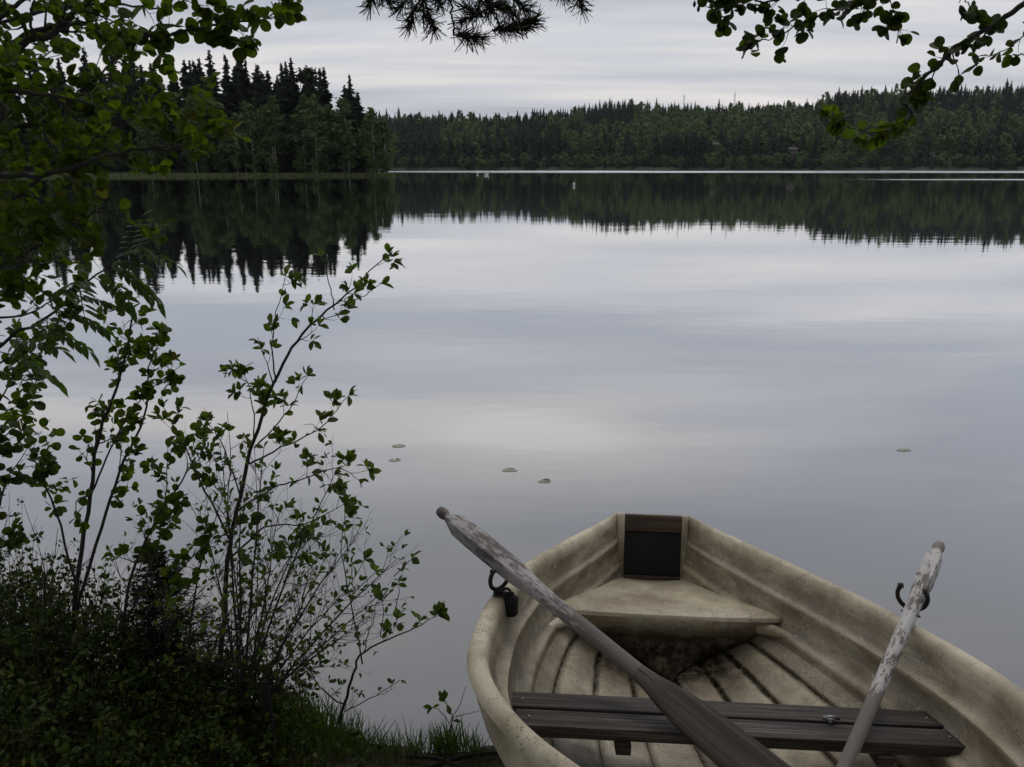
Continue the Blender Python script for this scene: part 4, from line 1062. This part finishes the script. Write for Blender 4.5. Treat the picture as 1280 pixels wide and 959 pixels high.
# alder on the right, hanging into the upper right corner
RD = dict(ROU, size=.038, dens=.5, tip=1, fork=.2, wob=.25)
def cones(e):
    for u, v in ((868, 6), (873, 12), (898, 33), (904, 36), (900, 38), (906, 12), (911, 10), (944, 14), (950, 12)):
        p = at(u, v, 2.6); k = MB(); tube(k, [(0, 0, .030), (0, 0, .010), (0, 0, .006), (0, 0, 0), (0, 0, -.007)], [.0008, .0008, .004, .005, .002], 6)
        o = k.build('cone', M['deadwood'], e); o.location = Vector(p)-e.location
RA = [
    (px([(1420, -60), (1330, -30), (1280, 5), (1240, 33), (1200, 55), (1172, 82), (1150, 103), (1140, 115)], 2.5, .1), .012, .0035, RD, 12, .11, dict(t0=.45, spread=.8)),
    (px([(1200, -60), (1160, -30), (1110, -5), (1080, 4), (1040, 14), (1000, 30), (968, 47), (938, 53)], 2.6, .05), .008, .001, RD, 17, .10, dict(t0=.35, spread=.8)),
    (px([(1140, -50), (1060, -25), (1000, -12), (960, 2), (930, -4), (910, 14), (882, 8)], 2.6), .006, .001, RD, 14, .09, dict(t0=.4, spread=.8)),
    (px([(1300, -60), (1210, -40), (1205, -10), (1214, 12), (1228, 32)], 2.55), .004, .001, RD, 2, .06, dict(t0=.8)),
    (px([(1200, -60), (1116, -30), (1114, 5), (1120, 25), (1124, 44)], 2.55), .003, .001, RD, 4, .05, dict(t0=.7)),
    (px([(1400, -40), (1350, 20), (1300, 30), (1262, 60), (1235, 70)], 2.6), .005, .001, RD, 5, .08, dict(t0=.5)),
]
e = tree_with_limbs('alder_tree', (3.7, 1.3), (-.3, .2), 5.0, RA, 'alder tree reaching in from the right with round leaves against the sky', 'alder', 'alderbark', extra=None,
                crown=dict(n=6, r=.9, prm=dict(BL, size=.07), tw=8, ang=(-1.3, 1.4)), blobs=[(3.6, .4, 4.8, 1.9, 5000), (2.4, -.9, 4.9, 1.7, 4000), (1.9, .7, 4.4, 1.1, 2600), (4.4, 1.9, 4.4, 1.3, 2500)])
w = MB(); l = MB(); P = along(w, l, px([(1140, 115), (1128, 128), (1140, 140), (1131, 155), (1112, 163), (1085, 165), (1050, 155), (1038, 150)], 2.6), .0035, .001, dict(RD, size=.038), 8, .05, t0=.45, spread=.7)
along(w, l, [P[5]]+px([(1144, 150), (1138, 160), (1130, 162)], 2.6), .002, .001, RD, 0, .05)
for u, v in ((1100, 168), (1122, 155), (1090, 172), (1060, 158)): put_leaf(l, T_ROUND, at(u, v, 2.6), np.array([.2, .1, -1.]), .04, up=np.array([0, -1., .2]))
base = e.location
sub(w, base).build('drooping_twig', M['alderbark'], e, True); sub(l, base).build('drooping_foliage', M['alder2'], e, True); cones(e)
# pine overhead
def needles(w, l):
    w.flush(); allp = np.concatenate(w.v)
    def tuft(p, d, L=.07, n=120, nl=.048):
        d = nrm(d); a = p-d*L*.6; q0 = allp[np.argmin(((allp-a)**2).sum(1))]
        tube(w, [q0, (q0+a)/2+np.array([0, 0, -.006]), a, p+d*L*.4], [.0035, .003, .0028, .002], 5)
        for _ in range(n):
            q = p+d*L*rng.uniform(-.6, .4); dd = nrm(d*rng.uniform(.2, 1.0)+rng.normal(0, .55, 3)); put_leaf(l, T_NEEDLE, q, dd, nl*rng.uniform(.7, 1.1), up=rng.normal(0, 1, 3), w=2.4)
    for u, v, dx, dz in ((466, -3, -.3, -.8), (480, -8, .3, -.5), (505, 4, -.5, -.4), (514, 24, -.4, -.8), (539, 26, .3, -.9), (529, 8, 0, -1), (548, -2, .2, -.8), (587, 22, -.9, -.4), (590, 14, -.6, .3), (583, 47, 1, -.25), (592, 46, 1, -.1), (610, 4, .2, -.6),
                         (620, 8, .6, -.3), (634, 10, .5, -.5), (652, 6, .6, -.5), (632, 37, 1, 0), (644, 34, 1, .05), (656, 31, 1, .2), (660, 28, 1, .3), (725, 1, .2, -.9), (600, -8, 0, -1), (560, -8, 0, -.5), (700, -14, .2, -.5)):
        tuft(at(u, v, 2.65+rng.uniform(-.12, .12)), np.array([dx, rng.normal(0, .3), dz]))
NO = dict(tpl=T_NEEDLE, size=.05, dens=0, tip=0, levels=0)
PB = [(px([(640, -330), (620, -150), (605, -60), (598, -20), (560, -14), (530, -4), (515, 14)], 2.3, .35), .018, .002, NO, 0, .1, {}),
      (px([(605, -90), (604, -30), (608, -6), (620, 18), (626, 34), (650, 32)], 2.6), .006, .002, NO, 0, .1, {}),
      (px([(590, -90), (568, -30), (564, 4), (566, 28), (576, 42), (585, 47)], 2.6), .005, .002, NO, 0, .1, {}),
      (px([(600, -90), (600, -20), (612, 4), (602, 14), (588, 22)], 2.6), .004, .002, NO, 0, .1, {}),
      (px([(600, -110), (560, -40), (535, -2), (534, 14), (538, 24)], 2.6), .004, .002, NO, 0, .1, {}),
      (px([(640, -120), (690, -60), (715, -20), (725, 0)], 2.6), .004, .002, NO, 0, .1, {}),
      (px([(590, -120), (520, -50), (480, -20), (466, -6)], 2.6), .004, .002, NO, 0, .1, {})]
tree_with_limbs('pine_tree', (.9, -1.6), (-.3, .5), 7.5, PB, 'pine tree whose needle tufts hang over the top middle of the view', 'needle', 'pinebark', r=.16, extra=needles, foliage='needles', blobs=[(.6, -1.2, 6.4, 2.4, 7000), (.3, .1, 5.4, 1.3, 3200), (.3, -3.2, 6, 2.2, 4500), (-.3, .9, 4.7, .8, 1500), (1.0, 1.0, 4.8, .9, 1600)])

# undergrowth at the lower left
def mound(x, y):      # height of the low scrub above the bank
    b = .5/(1+math.exp((x+1.15)*4.5)); return b*(.75+.35*mnoise.noise(Vector((x*2.5, y*2.5, 9))))+.12+.07*mnoise.noise(Vector((x*6, y*6, 2)))
def scrub():
    w = MB(); l = MB(); n = 0
    while n < 3900:
        x = rng.uniform(-3.0, -.42); y = rng.uniform(1.2, bank_line(x)+.06)
        if y < bank_line(x)-1.5: continue
        if x > -.78 and (rng.random() < .8 or y > bank_line(x)-.25): continue
        n += 1
        h = max(.05, mound(x, y))*rng.uniform(.45, 1.1); p = np.array([x, y, bank_h(x, y)]); d = nrm(np.array([rng.normal(0, .25), rng.normal(0, .25), 1]))
        q = p+d*h; tube(w, [p, (p+q)/2+rng.normal(0, .01, 3), q], [.0022, .0015, .0008], 3, cap=False)
        for k in range(3):
            c0 = p+(q-p)*rng.uniform(.45, 1.05)+rng.normal(0, .030, 3); sz = rng.uniform(.012, .026); nk = rng.integers(4, 9)
            for _ in range(nk):
                dd = nrm(rng.normal(0, 1, 3)+np.array([0, 0, .5])); put_leaf(l, T_SMALL, c0+dd*.006, dd, sz*rng.uniform(.7, 1.2))
    l.flush(); o = l.n; w.flush(); l.add(np.concatenate(w.v), w.f, 1)
    tag(l.build('undergrowth', [M['scrub'], M['bark']]), 'dark low bilberry and scrub covering the lower left bank', 'undergrowth', kind='stuff')
scrub()
def young_spruce(x, y, h, label):
    base = ground_pt(x, y); e = empty('young_spruce', tuple(base), label, 'tree'); t = MB(); tube(t, [(0, 0, 0), (0, 0, h)], [.012, .002], 6); t.build('trunk', M['bark'], e)
    w = MB(); l = MB()
    for i in range(24):
        f = i/24; z = h*(.08+.9*f); r = h*.42*(1-f)**.8+.02
        for k in range(6):
            a = rng.random()*6.28; d = nrm(np.array([math.cos(a), math.sin(a), -.1+.5*f])); L = r*rng.uniform(.6, 1.1); p = np.array([0, 0, z]); P = [p, p+d*L*.5+np.array([0, 0, -.02]), p+d*L]
            tube(w, P, [.003, .002, .001], 4)
            for j in range(int(70*L/.2)+14):
                tt = rng.random(); q = P[0]+(P[2]-P[0])*tt; sd = nrm(np.cross(d, (0, 0, 1)))*rng.choice([-1, 1]); put_leaf(l, T_NEEDLE, q+sd*rng.uniform(0, .05)*(1-tt*.5)*L/.2, nrm(d+sd*.9+rng.normal(0, .3, 3)), .028, up=rng.normal(0, 1, 3), w=4.5)
    o = w.build('branches', M['bark'], e); l.build('needles', M['needle'], e)
young_spruce(-1.28, 2.72, .66, 'small dark young spruce at the foot of the alder stems')
young_spruce(-1.98, 2.55, .62, 'small dark young spruce cut by the left edge of the picture')
def post():
    p = at(336, 915, 2.3); x, y = p[0], p[1]; base = ground_pt(x, y, -.1); mb = MB(); h = at(336, 852, y)[2]-base[2]
    tube(mb, [(0, 0, 0), (.003, 0, h*.4), (-.002, 0, h*.8), (0, .003, h)], [.022, .020, .019, .012], 9)
    o = mb.build('wooden_post', M['deadwood'], None, True); o.location = base; tag(o, 'dark rotten post stub standing in the grass', 'post')
post()
def grass():
    mb = MB()
    spots = [(px_u, v, n, s, hh) for px_u, v, n, s, hh in ((372, 905, 520, .16, .15), (420, 925, 500, .15, .12), (560, 915, 260, .06, .12), (585, 930, 160, .06, .09), (520, 925, 160, .07, .10), (470, 925, 300, .10, .08), (610, 938, 120, .05, .05))]
    for u, v, n, s, hh in spots:
        r = ray(u, v); t = (EYE-.08)/-r[2]; c = np.array([r[0]*t, r[1]*t])
        for _ in range(n):
            x, y = c+rng.normal(0, s*.55, 2)
            put_leaf(mb, T_BLADE, (x, y, bank_h(x, y)-.005), nrm(np.array([rng.normal(0, .3), rng.normal(0, .3), 1])), hh*rng.uniform(.5, 1.2), up=rng.normal(0, 1, 3), w=1.3)
    tag(mb.build('bank_grass', M['grass']), 'thin green grass growing along the edge of the bank', 'grass', kind='stuff')
grass()
def sticks():
    for i, (u, v, L, a, lab) in enumerate(((590, 945, .30, .2, 'dead stick lying by the waterline beside the boat'), (545, 948, .22, -.35, 'shorter dead stick lying left of the one beside the boat'))):
        r = ray(u, v); t = (EYE-.08)/-r[2]; x, y = r[0]*t, r[1]*t; mb = MB(); d = np.array([math.cos(a), math.sin(a), .03])
        tube(mb, smooth_path([-d*L/2, np.array([0, .01, .012]), d*L/2], 4), .008, 6); o = mb.build('dead_stick', M['deadwood'], None, True); o.location = (x, y, bank_h(x, y)+.012); tag(o, lab, 'stick')
sticks()
for u, y, w_, h_, wall, _, v, lab in COTS: cottage(u, v, y, w_, h_, wall, lab)

def haze():
    m = bpy.data.materials.new('thin_air'); m.use_nodes = True; t = NT(m.node_tree); t.n.clear(); out = t.new('ShaderNodeOutputMaterial'); v = t.new('ShaderNodeVolumePrincipled')
    v.inputs['Color'].default_value = (.85, .90, 1, 1); v.inputs['Density'].default_value = .00006; t.link(v.outputs[0], out.inputs['Volume'])
    mb = MB(); x0, x1, y0, y1, z0, z1 = -5200, 5200, -5200, 5200, -12, 130
    mb.add([(x0, y0, z0), (x1, y0, z0), (x1, y1, z0), (x0, y1, z0), (x0, y0, z1), (x1, y0, z1), (x1, y1, z1), (x0, y1, z1)], [(3, 2, 1, 0), (4, 5, 6, 7), (0, 1, 5, 4), (1, 2, 6, 5), (2, 3, 7, 6), (3, 0, 4, 7)])
    tag(mb.build('haze', m), 'thin evening haze over the lake', 'haze', kind='stuff')
haze()
# ------------------------------------------------------------------ render settings
scene.render.engine = 'CYCLES'
scene.cycles.max_bounces = 6; scene.cycles.transparent_max_bounces = 4; scene.cycles.caustics_reflective = False; scene.cycles.caustics_refractive = False
scene.cycles.use_denoising = True
scene.render.resolution_x = 1024; scene.render.resolution_y = 767
